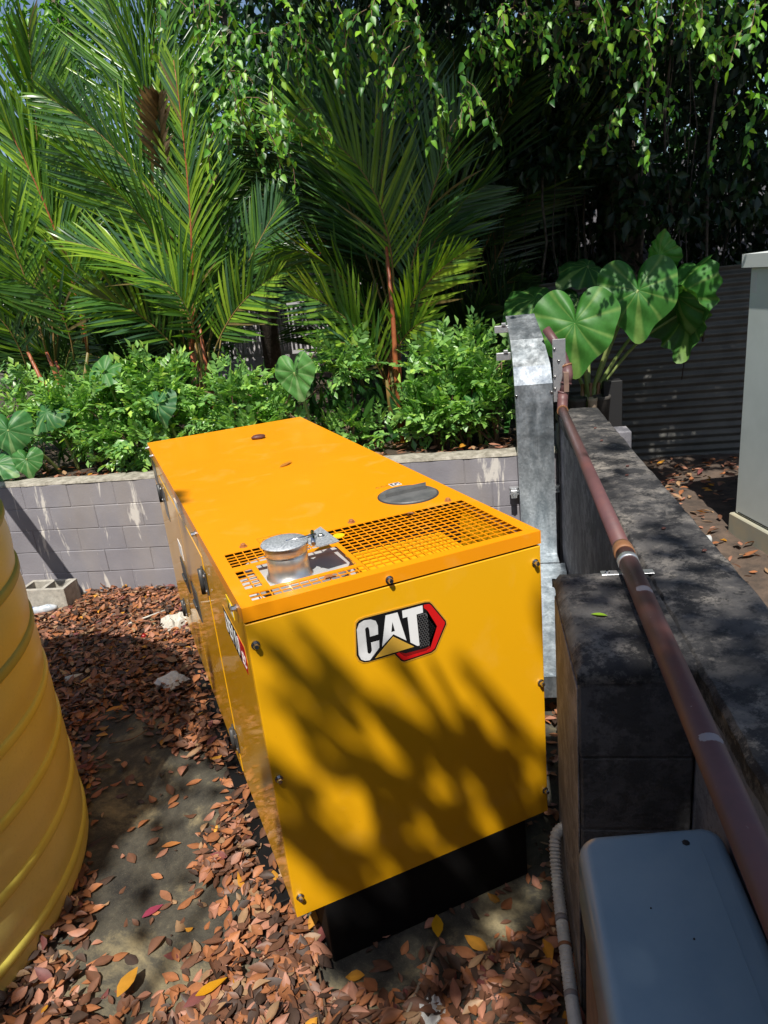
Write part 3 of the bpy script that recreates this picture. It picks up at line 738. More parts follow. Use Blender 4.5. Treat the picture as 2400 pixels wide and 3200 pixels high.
for i, rr_ in ((0, .0365), (4, .0372), (5, .0372), (7, .0368)):
    a = elb[i]; b = elb[min(i + 1, len(elb) - 1)]; dd = (b - a).normalized()
    MB(True).tube([a - dd * .006, a + dd * .006], rr_, 24).build('ring', 'orange_ring' if i in (0, 7) else 'brown_pipe', pp)
for u, sz in ((.215, .036), (-.47, .026)):
    q = pt(u); b = MB(True); V = []; F = []
    for i in range(9):
        for k in range(7):
            an = pi * (.22 + .5 * k / 6); uu_ = (i / 8 - .5) * 2
            ed = max(0, 1 - uu_ * uu_ - ((k - 3) / 3.3) ** 2)
            r2 = .0312 + (.0012 if ed > .05 else -.0006)
            V.append((q.x + r2 * cos(an), q.y + uu_ * sz * .5, q.z + r2 * sin(an)))
    for i in range(8):
        for k in range(6): F.append((i * 7 + k, i * 7 + k + 1, (i + 1) * 7 + k + 1, (i + 1) * 7 + k))
    b.add(V, F, True).build('cement_smear', 'cement_smear', pp)
bk = MB(True); bk.box(1.05, 1.215, .455, .488, 1.251, 1.255, .001); bk.tube([pt(.488) + Vector((0, -.0, 0)), pt(.456)], .0335, 24)
bk.build('saddle_clip', 'bright_zinc', pp); MB(True).hexbolt((1.07, .47, 1.255), (0, 0, 1), .006, .006).build('screw', 'bolt_steel', pp)

# ------------------------------------------------------------------ blue-grey box
bb = thing('meter_box', 'smooth blue-grey metal box with rounded lid tucked between pillar and pipe', 'metal box', WL(1.02, -.9, 0), RZ)
def lid(n0, n1, u0, u1, zt, zb, r, slope):
    """rounded-top cover: rounded along both long edges and at the far end, top rising to the right"""
    b = MB(True); V = []; F = []; arc = 7
    def ring(ins, z):
        pts = []
        a0, a1, b0, b1 = n0 + ins, n1 - ins, u0 + ins, u1 - ins; rc_ = max(.012, .05 - ins)
        for cx, cy, s0 in ((a1 - rc_, b1 - rc_, 0), (a0 + rc_, b1 - rc_, 1), (a0 + rc_, b0 + rc_, 2), (a1 - rc_, b0 + rc_, 3)):
            for k in range(arc + 1):
                an = (s0 + k / arc) * pi / 2; pts.append((cx + rc_ * cos(an), cy + rc_ * sin(an)))
        return [(x, y + (x - n0) * slope, z + (x - n0) * .03) for x, y in pts]
    rings = [ring(0, zb)] + [ring(r * (1 - cos(t)), zt - r + r * sin(t)) for t in [pi / 2 * k / 6 for k in range(7)]]
    n = len(rings[0])
    for q in rings: V += q
    for i in range(len(rings) - 1):
        for k in range(n): F.append((i * n + k, i * n + (k + 1) % n, (i + 1) * n + (k + 1) % n, (i + 1) * n + k))
    b.add(V, F, True); base = len(V) - n; b.f.append([base + k for k in range(n)]); b.sm.append(False)
    b.f.append(list(range(n))[::-1]); b.sm.append(False)
    return b
lid(.862, 1.190, -1.65, -.345, .955, .80, .028, .10).build('lid', 'blue_grey_box', bb)
MB(True).box(.876, 1.180, -1.62, -.385, .12, .798, .006).build('box_body', 'brown_edge', bb)
MB(True).box(.872, .8755, -1.40, -.60, .25, .76, .001).build('side_door', 'blue_grey_box', bb)
for n, u, s_ in ((1.10, -.375, .009), (1.05, -.62, .0022), (.985, -.55, .0018)):
    k = MB(True); k.lathe((n, u, .9555 + (n - .862) * .03), [(s_, 0), (s_ * .8, .002), (0, .0022)], 7); k.build('chip', 'dark_void', bb)
MB(True).box(1.128, 1.1305, -1.58, -.375, .9625, .9642).build('lid_seam', 'blue_grey_box', bb)
MB(True).box(1.06, 1.072, -.86, -.80, .962, .972, .003).build('latch', 'bright_zinc', bb)

# ------------------------------------------------------------------ flexible conduit
cd = thing('flexible_conduit', 'off-white corrugated flexible conduit curving along the foot of the pillar', 'conduit', WL(.88, .1, 0), RZ)
cpts = [(.93, .42, .27), (.90, .40, .275), (.874, .365, .27), (.868, .32, .225), (.868, .26, .175), (.868, .18, .15), (.868, .06, .14), (.868, -.06, .13), (.868, -.16, .13), (.870, -.25, .15), (.885, -.33, .18), (.92, -.40, .21), (.97, -.44, .23)]
def smooth_path(P, n):
    P = [Vector(p) for p in P]; out = []
    for i in range(len(P) - 1):
        p0 = P[max(i - 1, 0)]; p1 = P[i]; p2 = P[i + 1]; p3 = P[min(i + 2, len(P) - 1)]
        for k in range(n):
            t = k / n; out.append(.5 * ((2 * p1) + (p2 - p0) * t + (2 * p0 - 5 * p1 + 4 * p2 - p3) * t * t + (3 * p1 - p0 - 3 * p2 + p3) * t ** 3))
    out.append(P[-1]); return out
sp_ = smooth_path(cpts, 20)
# resample evenly for even rings
acc = [0]
for i in range(1, len(sp_)): acc.append(acc[-1] + (sp_[i] - sp_[i - 1]).length)
tot = acc[-1]; step = .0062; cs = []; j = 0
for k in range(int(tot / step)):
    s_ = k * step
    while acc[j + 1] < s_: j += 1
    f_ = (s_ - acc[j]) / max(1e-9, acc[j + 1] - acc[j]); cs.append(sp_[j].lerp(sp_[j + 1], f_))
MB(True).tube(cs, [.0160 if (k % 2) else .0212 for k in range(len(cs))], 16, True, False).build('corrugated_hose', 'conduit_white', cd)
for a, ln in ((.36, .03), (.62, .028)):
    k = int(a * len(cs)); MB(True).tube(cs[k:k + int(ln / step)], .0215, 16).build('tape', 'tape_grey', cd)
k = int(.46 * len(cs)); MB(True).tube(cs[k:k + 3], .0218, 16).build('tape', 'orange_ring', cd)

# ------------------------------------------------------------------ water tank
TC = (-1.80, 1.16); TR = 1.13
tk = thing('water_tank', 'big round yellow plastic water tank with moulded ribs', 'water tank', (TC[0], TC[1], 0))
prof = []; H_ = 1.86
for k in range(0, 125):
    z = .0 + H_ * k / 124
    r = TR - .008 * (1 - cos(z * 2 * pi / .232)) * .5
    if z < .04: r -= (.04 - z) * .6
    prof.append((r, z))
for k in range(1, 13):
    t = k / 12 * pi / 2; prof.append((TR - .60 * (1 - cos(t)) if k < 12 else .40, H_ + .22 * sin(t)))
MB().lathe((TC[0], TC[1], 0), prof, 128).build('tank_shell', 'tank_yellow', tk)
MB().lathe((TC[0], TC[1], H_ + .212), [(.34, 0), (.34, .06), (.30, .08), (0, .085)], 48).build('lid', 'tank_rib', tk)
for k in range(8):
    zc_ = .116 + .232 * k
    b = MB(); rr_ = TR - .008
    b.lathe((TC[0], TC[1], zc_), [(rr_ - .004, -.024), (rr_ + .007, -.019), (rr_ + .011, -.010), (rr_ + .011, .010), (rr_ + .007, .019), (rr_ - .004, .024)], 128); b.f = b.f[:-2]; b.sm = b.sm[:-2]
    b.build('rib', 'tank_rib' if k >= 4 else 'tank_rib_light', tk)  # upper ribs coloured olive to imitate the reflection of dark trees
# unseen leaning pole beyond the tank, added to cast the slanting wall shadow
pr_ = thing('shadow_pole', 'unseen leaning pole added to cast the slanting shadow on the block wall', 'timber', WL(-3.1, 2.5, 0), RZ)
MB(True).tube([(-2.71, 2.56, 1.01), (-3.46, 2.56, 2.62)], .060, 10).build('pole', 'timber', pr_)
MB(True).tube([(-3.40, 2.56, 0), (-3.40, 2.56, 2.30)], .045, 10).build('post', 'timber', pr_)

# ------------------------------------------------------------------ green cabinet beyond the wall
cb = thing('electrical_cabinet', 'tall pale grey-green steel cabinet standing beyond the side wall', 'cabinet', WL(3.0, 2.6, .2), RZ)
cn, cu0, cu1 = 2.475, .9, 3.42
MB(True).box(cn, cn + 1.1, cu0, cu1, .36, 2.06, .008).build('cabinet_body', 'cabinet_green', cb)
MB(True).box(cn - .03, cn + 1.13, cu0 - .03, cu1 + .03, .19, .357, .008).build('plinth', 'cabinet_plinth', cb)
b = MB(True); b.add([(cn - .04, cu0 - .04, 2.062), (cn + 1.14, cu0 - .04, 2.062), (cn + 1.14, cu1 + .04, 2.062), (cn - .04, cu1 + .04, 2.062),
      (cn - .04, cu0 - .04, 2.145), (cn + 1.14, cu0 - .04, 2.145), (cn + 1.14, cu1 + .04, 2.145), (cn - .04, cu1 + .04, 2.145), (cn + .55, (cu0 + cu1) / 2, 2.21)],
      [(0, 1, 5, 4), (1, 2, 6, 5), (2, 3, 7, 6), (3, 0, 4, 7), (4, 5, 8), (5, 6, 8), (6, 7, 8), (7, 4, 8), (3, 2, 1, 0)])
b.build('cabinet_roof', 'cabinet_lid', cb)
MB(True).box(cn - .002, cn + .003, cu1 - .075, cu1 - .02, 1.90, 2.03).build('bare_patch', 'patch_white', cb)
MB(True).box(cn - .003, cn + .003, cu0 + .02, cu1 - .04, .372, .380).build('seam', 'louvre_dark', cb)
for k in range(10):
    MB(True).box(cn - .004, cn + .002, cu1 - .95, cu1 - .55, .44 + k * .03, .453 + k * .03, .001).build('vent_slot', 'louvre_dark', cb)
PV = WL(cn, cu1, 0); cb.matrix_basis = Matrix.Translation(PV) @ Matrix.Rotation(radians(13), 4, 'Z') @ Matrix.Translation(-PV) @ Matrix.Translation(cb.location) @ Matrix.Rotation(RZ, 4, 'Z')
MB(True).tube([(1.47, 1.02, 1.13), (1.56, 1.03, 1.13)], .017, 14).build('weep_pipe', 'conduit_white', rw)

# ------------------------------------------------------------------ corrugated fence
fe = thing('corrugated_fence', 'dark grey fence of horizontal corrugated metal sheets behind the big-leaved plant', 'fence', WL(3, 5.6, .2), RZ)
for k in range(3):
    b = MB(True); V = []; F = []; zb = .19 + k * .60; m_ = 96
    n0, n1 = .9, 7.0
    for i in range(m_ + 1):
        z = zb + .63 * i / m_; uu_ = 5.6 - .014 * k + .011 * cos(2 * pi * z / .076)
        V += [(n0, uu_, z), (n1, uu_, z)]
    for i in range(m_): F.append((2 * i, 2 * i + 1, 2 * i + 3, 2 * i + 2))
    b.add(V, F, True).build('sheet', 'corrugated', fe)
for n in (1.2, 3.4, 5.6): MB(True).box(n, n + .07, 5.66, 5.73, .15, 2.05, .004).build('post', 'black_post', fe)
MB(True).box(1.62, 1.76, 3.88, 4.02, .15, 1.31, .004).build('gate_post', 'black_post', None); 
o = bpy.data.objects['gate_post']; tag(o, 'short black square post at the end of the side wall', 'post')

# ------------------------------------------------------------------ small things on the ground
ck = thing('concrete_block', 'loose grey hollow concrete block standing against the block wall', 'concrete block', WL(-2.77, 3.02, 0), RZ + .05)
b = MB()
def hollow(n0, n1, u0, u1, z0, z1):
    t = .03; xs = [n0, n0 + t, (n0 + n1) / 2 - t / 2, (n0 + n1) / 2 + t / 2, n1 - t, n1]
    b_ = MB(True)
    b_.box(n0, n1, u0, u0 + t, z0, z1, .003); b_.box(n0, n1, u1 - t, u1, z0, z1, .003)
    b_.box(xs[0] + .001, xs[1], u0 + t, u1 - t, z0, z1 - .001); b_.box(xs[2], xs[3], u0 + t, u1 - t, z0, z1 - .001); b_.box(xs[4], xs[5] - .001, u0 + t, u1 - t, z0, z1 - .001)
    return b_
hollow(-2.97, -2.585, 2.90, 3.10, 0.0, .195).build('shell', 'cinder', ck)
bt = thing('plastic_bottle', 'crushed clear plastic bottle with blue label beside the loose concrete block', 'bottle', WL(-2.78, 2.84, 0), RZ)
MB(True).tube([(-2.90, 2.80, .05), (-2.86, 2.81, .052), (-2.78, 2.83, .055), (-2.72, 2.85, .058), (-2.67, 2.86, .06), (-2.65, 2.865, .06)], [.030, .036, .030, .036, .022, .013], 12).build('bottle_body', 'bottle_plastic', bt)
MB(True).tube([(-2.86, 2.812, .052), (-2.82, 2.822, .052)], [.0375, .035], 12).build('bottle_label', 'bottle_blue', bt)
def crumple(name, c, sx_, sy_, sz_, mt, label, cat, rot=0, n=9, amp=.35):
    V = []; F = []
    for top in (1, 0):
        for j in range(n):
            for i in range(n):
                x = (i / (n - 1) - .5) * 2; y = (j / (n - 1) - .5) * 2
                ed = max(abs(x), abs(y)); zz = sz_ * (1 - .5 * ed ** 3) * (1 + random.uniform(-amp, amp)) if top else -.002
                if top and ed > .99: zz *= .35
                jx = random.uniform(-.06, .06) * sx_; jy = random.uniform(-.06, .06) * sy_
                X = x * sx_ / 2 + jx * (ed < .99); Y = y * sy_ / 2 + jy * (ed < .99)
                V.append((c[0] + X * cos(rot) - Y * sin(rot), c[1] + X * sin(rot) + Y * cos(rot), c[2] + zz))
    for j in range(n - 1):
        for i in range(n - 1):
            a = j * n + i; F.append((a, a + 1, a + n + 1, a + n)); q = n * n + a; F.append((q, q + n, q + n + 1, q + 1))
    for i in range(n - 1):
        for a, d_ in ((i, 1), ((n - 1) * n + i, 1), (i * n, n), (i * n + n - 1, n)): F.append((a, a + d_, n * n + a + d_, n * n + a))
    b_ = MB(); b_.add(V, F); return tag(b_.build(name, mt, None, c), label, cat)
def gpt(n, u, z=0): return tuple(WL(n, u, z))
crumple('foam_slab', (-.175, 2.204, .035), .15, .17, .035, 'foam_white', 'torn square slab of white foam lying on the leaves beside the generator', 'foam', .5, 9, .12)
crumple('paper_wad', (-.04, 3.01, .02), .20, .15, .07, 'paper_white', 'crumpled cream paper sheet on the leaves behind the generator corner', 'paper', .3)
crumple('cloth_rag', (-.72, 2.92, .012), .24, .20, .03, 'dirt', 'brown crumpled rag lying in the shade by the tank', 'rag', .8, 9, .6)
crumple('plaster_lump', (.322, -.312, .01), .085, .075, .04, 'foam_white', 'small crumbly lump of white plaster among the leaves in the foreground', 'plaster', .2, 7, .5)
o = MB().tube([(-.78, 2.60, .03), (-.74, 2.60, .03), (-.68, 2.61, .028)], [.027, .026, .018], 12).build('paper_cup', 'paper_white', None, (-.74, 2.60, 0)); tag(o, 'small flattened off-white cup lying by the tank', 'cup')
o = MB().tube([(-.36, 3.20, .04), (-.06, 3.26, .05)], .007, 8).build('thin_rod', 'paper_white', None, (-.2, 3.2, 0)); tag(o, 'thin white rod lying on the sunlit leaves near the wall', 'rod')
o = MB().lathe((-.275, 2.949, .03), [(.008, -.02), (.02, -.008), (.02, .008), (.008, .02)], 10).build('bottle_cap', 'decal_dark_red', None, (-.275, 2.949, .03)); tag(o, 'tiny dark red cap lying on the shaded leaves', 'cap')
def stick(pts, r, label, mt='twig'):
    o = MB().tube(smooth_path(pts, 5), r, 6).build('stick', mt, None, pts[0]); tag(o, label, 'stick')
stick([(.17, -.36, .035), (.28, -.27, .045), (.44, -.12, .035)], .0055, 'straight pale bamboo-like stick in front of the generator', 'timber')
stick([(-.02, .0, .03), (-.01, -.16, .04), (-.06, -.34, .03)], .004, 'thin curved twig near the generator base corner')
stick([(.04, -.02, .03), (.01, -.2, .05), (-.02, -.40, .03)], .004, 'second thin curved twig running beside the one at the base corner')
stick([(.10, -.22, .03), (.13, -.30, .05), (.11, -.40, .03)], .004, 'short hooked twig among the foreground leaves')
stick([(-.33, 2.45, .05), (-.20, 2.47, .055), (-.08, 2.43, .05)], .005, 'thin grey twig lying on leaves behind the foam slab')
stick([(-.56, 1.78, .012), (-.45, 1.74, .02), (-.36, 1.80, .012)], .0035, 'bent thin twig at the far edge of the bare slab')

# ================================================================== VEGETATION
def bez(a, b, c, t):
    a = np.array(a); b = np.array(b); c = np.array(c)
    ctrl = 2 * b - .5 * (a + c)        # the curve passes through b
    return ((1 - t) ** 2)[:, None] * a + (2 * (1 - t) * t)[:, None] * ctrl + (t ** 2)[:, None] * c
PALM_PAL = [(.060, .150, .040), (.090, .205, .038), (.155, .30, .032), (.28, .43, .040), (.060, .135, .070), (.20, .15, .06)]
camv = np.array(CAM)
def frond(parent, a, b, c, ll, n_parts=0, shade=None, petiole=.18, wide=.026, name='frond', pal=PALM_PAL, mt='palm_leaf', rot=None, rach='rachis', droop=.5, vshape=.25):
    P = WA([a, b, c]); L = np.linalg.norm(P[1] - P[0]) + np.linalg.norm(P[2] - P[1])
    t = np.linspace(0, 1, 14); cv = bez(P[0], P[1], P[2], t)
    r0 = .011 if L > 1.2 else .008
    r0 *= 1.5 if rach == 'palm_stem' else 1
    rb = MB().tube([Vector(x) for x in cv], [r0 * (1 - .82 * q) for q in t], 6).build(name, rach, parent)
    nl = max(10, int(L * (1 - petiole) / .032)); ll = ll * 1.38
    ts = np.linspace(petiole, 1, nl)
    pos = bez(P[0], P[1], P[2], ts); tan = np.gradient(pos, axis=0); tan /= np.linalg.norm(tan, axis=1, keepdims=True)
    view = camv - pos; view /= np.linalg.norm(view, axis=1, keepdims=True)
    ra = rng.uniform(-.85, .85) if rot is None else rot; sp0 = rng.uniform(38, 54)
    side = np.cross(tan, view); side /= np.linalg.norm(side, axis=1, keepdims=True)
    nrm = np.cross(side, tan)
    side = side * cos(ra) + nrm * sin(ra); nrm = np.cross(side, tan)
    q = (ts - petiole) / (1 - petiole)
    ln = ll * (.45 + .55 * np.sin(pi * np.clip(q * .85 + .12, 0, 1))) * (1 - .45 * q ** 3)
    ang = np.radians(sp0 - (sp0 - 16) * q); bendy = rng.uniform(-.10, .14)
    MM = []; 
    for s_ in (-1, 1):
        k = len(ts); jit = rng.normal(0, .05, k)
        d = side * (s_ * np.sin(ang + jit))[:, None] + tan * np.cos(ang + jit)[:, None] + nrm * (vshape + rng.normal(0, .06, k))[:, None]
        d[:, 2] -= droop * (.35 + bendy) * rng.uniform(.4, 1.2, k) * (1 - .4 * q)
        nn_ = nrm - side * s_ * .35 + rng.normal(0, .12, (k, 3))
        Ls = ln * rng.uniform(.9, 1.08, k)
        MM.append(mats4(pos + side * s_ * .004, d, nn_, Ls, np.full(k, wide) * rng.uniform(.85, 1.15, k) * (.6 + .4 * ln / ll)))
    M = np.concatenate(MM); n = len(M)
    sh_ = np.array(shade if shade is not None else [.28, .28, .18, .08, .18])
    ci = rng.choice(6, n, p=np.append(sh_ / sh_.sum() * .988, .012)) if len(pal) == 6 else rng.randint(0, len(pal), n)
    scatter(rb, T_PALM, M, pal, ci, mt, 'leaflet', 'leaflets', n_parts)
    return rb
FR = {'left': [((-3.317, 4.3, 1.906), (-3.27, 4.2, 2.462), (-3.356, 4.0, 2.838), 0.5), ((-2.86, 4.5, 1.845), (-2.849, 4.4, 2.873), (-3.081, 4.3, 3.902), 0.62),
 ((-3.262, 4.6, 1.782), (-3.015, 4.6, 3.202), (-2.747, 4.5, 4.393), 0.6), ((-3.076, 4.2, 1.897), (-3.057, 4.1, 2.666), (-3.045, 3.9, 3.21), 0.5),
 ((-3.058, 4.8, 1.916), (-2.953, 4.9, 3.104), (-2.826, 5.0, 4.331), 0.55), ((-2.837, 4.2, 1.797), (-2.766, 4.0, 2.272), (-3.048, 3.9, 2.521), 0.4),
 ((-2.803, 4.4, 1.852), (-2.637, 4.2, 2.326), (-2.653, 4.1, 2.769), 0.4), ((-3.43, 4.4, 1.737), (-3.401, 4.2, 2.164), (-3.586, 4.1, 2.342), 0.45)],
'mid': [((-1.826, 4.4, 1.769), (-1.597, 4.3, 2.81), (-1.512, 4.3, 3.961), 0.48), ((-1.83, 4.5, 1.84), (-1.927, 4.4, 3.03), (-2.57, 4.2, 3.835), 0.55),
 ((-1.997, 4.8, 1.825), (-1.979, 4.9, 3.453), (-2.338, 5.0, 4.811), 0.75), ((-1.678, 4.3, 2.003), (-1.892, 4.2, 2.765), (-2.394, 4.0, 3.377), 0.6),
 ((-1.667, 4.2, 1.856), (-1.878, 4.0, 2.406), (-2.442, 3.8, 2.738), 0.42), ((-1.755, 4.6, 1.741), (-1.534, 4.7, 2.674), (-1.478, 4.8, 3.524), 0.4),
 ((-1.604, 4.3, 1.722), (-1.297, 4.2, 2.089), (-0.844, 4.0, 2.341), 0.4), ((-2.102, 4.9, 1.736), (-2.032, 5.1, 3.41), (-1.897, 5.2, 4.881), 0.8),
 ((-1.696, 4.2, 1.702), (-1.649, 4.0, 2.169), (-1.788, 3.8, 2.401), 0.38), ((-1.607, 4.4, 1.67), (-1.503, 4.5, 2.209), (-1.509, 4.4, 2.662), 0.4),
 ((-1.838, 4.7, 1.737), (-1.297, 4.8, 2.497), (-0.954, 4.9, 2.965), 0.4), ((-1.863, 4.3, 1.704), (-2.106, 4.1, 2.132), (-2.409, 3.9, 2.316), 0.42)],
'right': [((-0.002, 4.3, 1.854), (-0.06, 4.1, 2.9), (-0.662, 3.9, 3.371), 0.55), ((-0.05, 4.6, 1.914), (-0.022, 4.6, 3.015), (0.091, 4.7, 3.915), 0.75),
 ((0.025, 4.4, 1.844), (0.377, 4.3, 2.772), (0.722, 4.2, 3.429), 0.5), ((-0.011, 4.2, 1.638), (0.233, 4.0, 2.065), (0.645, 3.9, 2.361), 0.34),
 ((-0.058, 4.3, 1.476), (-0.369, 4.2, 2.258), (-0.856, 4.0, 2.514), 0.45), ((-0.091, 4.2, 1.415), (-0.3, 4.0, 1.903), (-0.666, 3.8, 2.191), 0.4),
 ((-0.008, 4.7, 1.824), (0.409, 4.8, 2.553), (0.821, 4.9, 2.881), 0.5), ((-0.102, 4.8, 1.825), (-0.452, 4.8, 3.156), (-0.757, 4.8, 3.851), 0.55),
 ((-0.072, 4.9, 1.815), (-0.312, 5.0, 3.274), (-0.392, 5.2, 4.273), 0.7), ((-0.022, 4.2, 1.525), (0.126, 4.1, 1.785), (0.363, 4.0, 1.879), 0.3),
 ((-0.115, 4.2, 1.378), (-0.211, 4.0, 1.678), (-0.446, 3.9, 1.781), 0.35), ((0.016, 4.6, 1.751), (0.28, 4.7, 2.339), (0.537, 4.7, 2.644), 0.45)]}
LIT_MIX = [.10, .25, .35, .25, .05]; SHADE_MIX = [.40, .20, .05, .0, .35]  # bright and dark leaflet mixes stand in for sunlit and shaded fronds
SH = {'left': [None, LIT_MIX, None, LIT_MIX, None, None, LIT_MIX, None], 'mid': [LIT_MIX, None, None, None, LIT_MIX, SHADE_MIX, LIT_MIX, None, None, None, SHADE_MIX, None], 'right': [LIT_MIX, SHADE_MIX, None, [0, .1, .35, .55, 0], None, LIT_MIX, SHADE_MIX, SHADE_MIX, SHADE_MIX, LIT_MIX, LIT_MIX, None]}
INFO = {'left': ('tall red-stemmed palm at the left edge behind the water tank', -3.15, 4.45), 'mid': ('tall red-stemmed palm clump left of centre above the clipped shrubs', -1.80, 4.5), 'right': ('red-stemmed palm clump in the middle, left of the galvanised trunking', -.03, 4.45)}
for key in ('left', 'mid', 'right'):
    lab, n_, u_ = INFO[key]
    root = thing('palm_tree', lab, 'palm', WL(n_, u_, .88), 0, 'red-stemmed palms in the planting bed')
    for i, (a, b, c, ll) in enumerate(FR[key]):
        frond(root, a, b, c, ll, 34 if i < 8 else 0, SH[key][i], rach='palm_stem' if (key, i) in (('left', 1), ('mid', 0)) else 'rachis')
    for k in range(6 if key != 'left' else 4):
        a = FR[key][k][0]; base = (n_ + rng.uniform(-.12, .12), u_ + rng.uniform(-.1, .15), .88)
        MB(True).tube([base, (base[0] * .5 + a[0] * .5 + rng.uniform(-.03, .03), (base[1] + a[1]) / 2, (base[2] + a[2]) / 2), a], [.026, .023, .013], 8).build('stem', 'palm_stem' if k in (0, 2, 3) else 'palm_stem_green', root)
    if key == 'right': MB(True).tube([(.03, 3.98, .90), (.02, 3.98, 1.5), (.035, 4.0, 1.95), (.03, 4.02, 2.45)], [.024, .022, .018, .012], 10).build('stem', 'palm_stem', root)
    if key == 'mid':      # one folded dead frond
        frond(root, (-1.80, 4.38, 2.7), (-1.735, 4.3, 3.40), (-1.655, 4.25, 3.72), .25, 0, None, .35, .034, 'dead_frond', [(.20, .14, .085), (.26, .18, .11), (.16, .11, .07)], 'dead_leaf', .2, 'twig', -.3, 1.4)
# palms standing further back, greens darkened to stand in for deeper shade
SHADE_PAL = [(.026, .066, .020), (.040, .09, .024), (.060, .12, .024), (.09, .15, .03), (.026, .06, .034), (.12, .08, .04)]
BACK = [(-3.9, 5.6, 'dark palm furthest left in the back row'), (-2.75, 5.9, 'dark palm in the back row between the left and centre palms'), (-.35, 6.0, 'dark palm in the back row behind the centre-left clump'), (.6, 5.7, 'dark palm in the back row behind the middle palm clump')]
for n_, u_, lab in BACK:
    root = thing('palm_tree', lab, 'palm', WL(n_, u_, .88), 0, 'palms in the back row')
    MB(True).tube([(n_, u_, .88), (n_ + .03, u_, 1.5), (n_, u_, 2.1)], [.05, .045, .03], 8).build('stem', 'palm_stem_green', root)
    for k in range(13):
        th = 2 * pi * k / 13 + rng.uniform(-.2, .2); ln = rng.uniform(1.5, 2.4); el = rng.uniform(.5, 1.3)
        a = (n_, u_, 1.9 + rng.uniform(-.3, .2)); hx_ = cos(th) * ln * cos(el); hu = sin(th) * ln * cos(el) * .6; hz = ln * sin(el)
        b_ = (a[0] + hx_ * .5, a[1] + hu * .5, a[2] + hz * .62); c_ = (a[0] + hx_ * 1.15, a[1] + hu * 1.15, a[2] + hz * .95)
        frond(root, a, b_, c_, rng.uniform(.45, .65), 0, [.3, .3, .2, .1, .1], .2, .024, pal=SHADE_PAL)
    for k in range(6):
        th = rng.uniform(0, 2 * pi); a = (n_ + rng.uniform(-.3, .3), u_ - .2, 1.1); ln = rng.uniform(.8, 1.3)
        frond(root, a, (a[0] + cos(th) * .25, a[1] - .1, a[2] + ln * .6), (a[0] + cos(th) * .7, a[1] - .3, a[2] + ln * .85), .4, 0, None, .2, .023, pal=SHADE_PAL)

# ------------------------------------------------------------------ clipped shrubs above the wall
SPAL = [(.19, .37, .10), (.25, .45, .11), (.32, .53, .12), (.12, .26, .075), (.46, .64, .12)]
def shrub(label, boxes, count, seedbase, parts=110):
    n0 = min(b[0] for b in boxes); n1 = max(b[1] for b in boxes)
    root = thing('shrub', label, 'shrub', WL((n0 + n1) / 2, 3.72, .89), 0, 'clipped shrubs along the block wall')
    st = MB(True); tips = []
    for (a0, a1, u0, u1, z0, z1, wgt) in boxes:
        for k in range(int(count * wgt * .45)):
            f = rng.uniform(.25, 1.12) ** .8
            th = rng.uniform(0, 2 * pi); cn_, cu_, cz_2 = (a0 + a1) / 2, (u0 + u1) / 2, (z0 + z1) / 2
            v = rng.normal(0, 1, 3); v /= np.linalg.norm(v)
            tips.append((cn_ + v[0] * f * (a1 - a0) / 2, cu_ + v[1] * f * (u1 - u0) / 2, cz_2 + v[2] * f * (z1 - z0) / 2, v))
    root_pts = [((b[0] + b[1]) / 2 + rng.uniform(-.1, .1), 3.75, .88) for b in boxes for _ in range(2)]
    for rp in root_pts:
        for k in range(5):
            tp_ = tips[rng.randint(len(tips))]
            mid = ((rp[0] * .6 + tp_[0] * .4) + rng.uniform(-.05, .05), (rp[1] + tp_[1]) / 2, rp[2] * .5 + tp_[2] * .5)
            st.tube(smooth_path([rp, mid, tp_[:3]], 4), [.012 * (1 - .75 * i / 8) for i in range(9)], 5)
    st.build('branches', 'twig', root)
    P = []; D = []; N_ = []; L = []
    for (a, b, c, v) in tips:
        d = v * .6 + rng.normal(0, .5, 3) + np.array([0, -.15, .35]); d /= np.linalg.norm(d)
        up = np.array([0, 0, 1.]) + rng.normal(0, .35, 3); sd = np.cross(d, up); sd /= np.linalg.norm(sd); up = np.cross(sd, d)
        m_ = rng.randint(3, 5); ln = rng.uniform(.052, .092)
        for j in range(m_):
            for s_ in (-1, 1):
                P.append((a + d[0] * .030 * j, b + d[1] * .030 * j, c + d[2] * .030 * j)); D.append(d * .55 + sd * s_ * .85); N_.append(up + rng.normal(0, .25, 3)); L.append(ln * (1 - .08 * j))
        P.append((a + d[0] * .030 * m_, b + d[1] * .030 * m_, c + d[2] * .030 * m_)); D.append(d); N_.append(up); L.append(ln)
    P = WA(P); D = WA(D); N_ = WA(N_); L = np.array(L)
    M = mats4(P, D, N_, L, L * .62)
    hgt = (P[:, 2] - P[:, 2].min()) / np.ptp(P[:, 2])
    ci = rng.choice(5, len(P), p=[.30, .27, .15, .23, .05])
    scatter(root, T_SHRUB, M, SPAL, ci, 'shrub_leaf', 'leaf', 'foliage', parts)
shrub('wide clipped green shrub left of the generator on the block wall', [(-3.05, -2.0, 3.5, 4.1, 1.08, 1.70, 1), (-2.5, -1.6, 3.5, 4.1, 1.2, 1.80, .9), (-2.6, -1.7, 3.45, 3.9, .98, 1.35, .6)], 560, 1)
shrub('low clipped green shrub directly behind the generator roof', [(-1.75, -.85, 3.5, 4.15, 1.05, 1.68, 1), (-1.5, -.75, 3.5, 4.0, .98, 1.4, .7), (-.62, -.18, 3.55, 4.1, 1.45, 1.84, .35)], 520, 2)
shrub('upright clipped green shrub just left of the galvanised trunking', [(.10, .92, 3.5, 4.1, 1.15, 1.80, 1), (.02, .70, 3.5, 3.95, .98, 1.4, .6), (.45, .95, 3.5, 3.95, 1.0, 1.5, .4)], 560, 3)
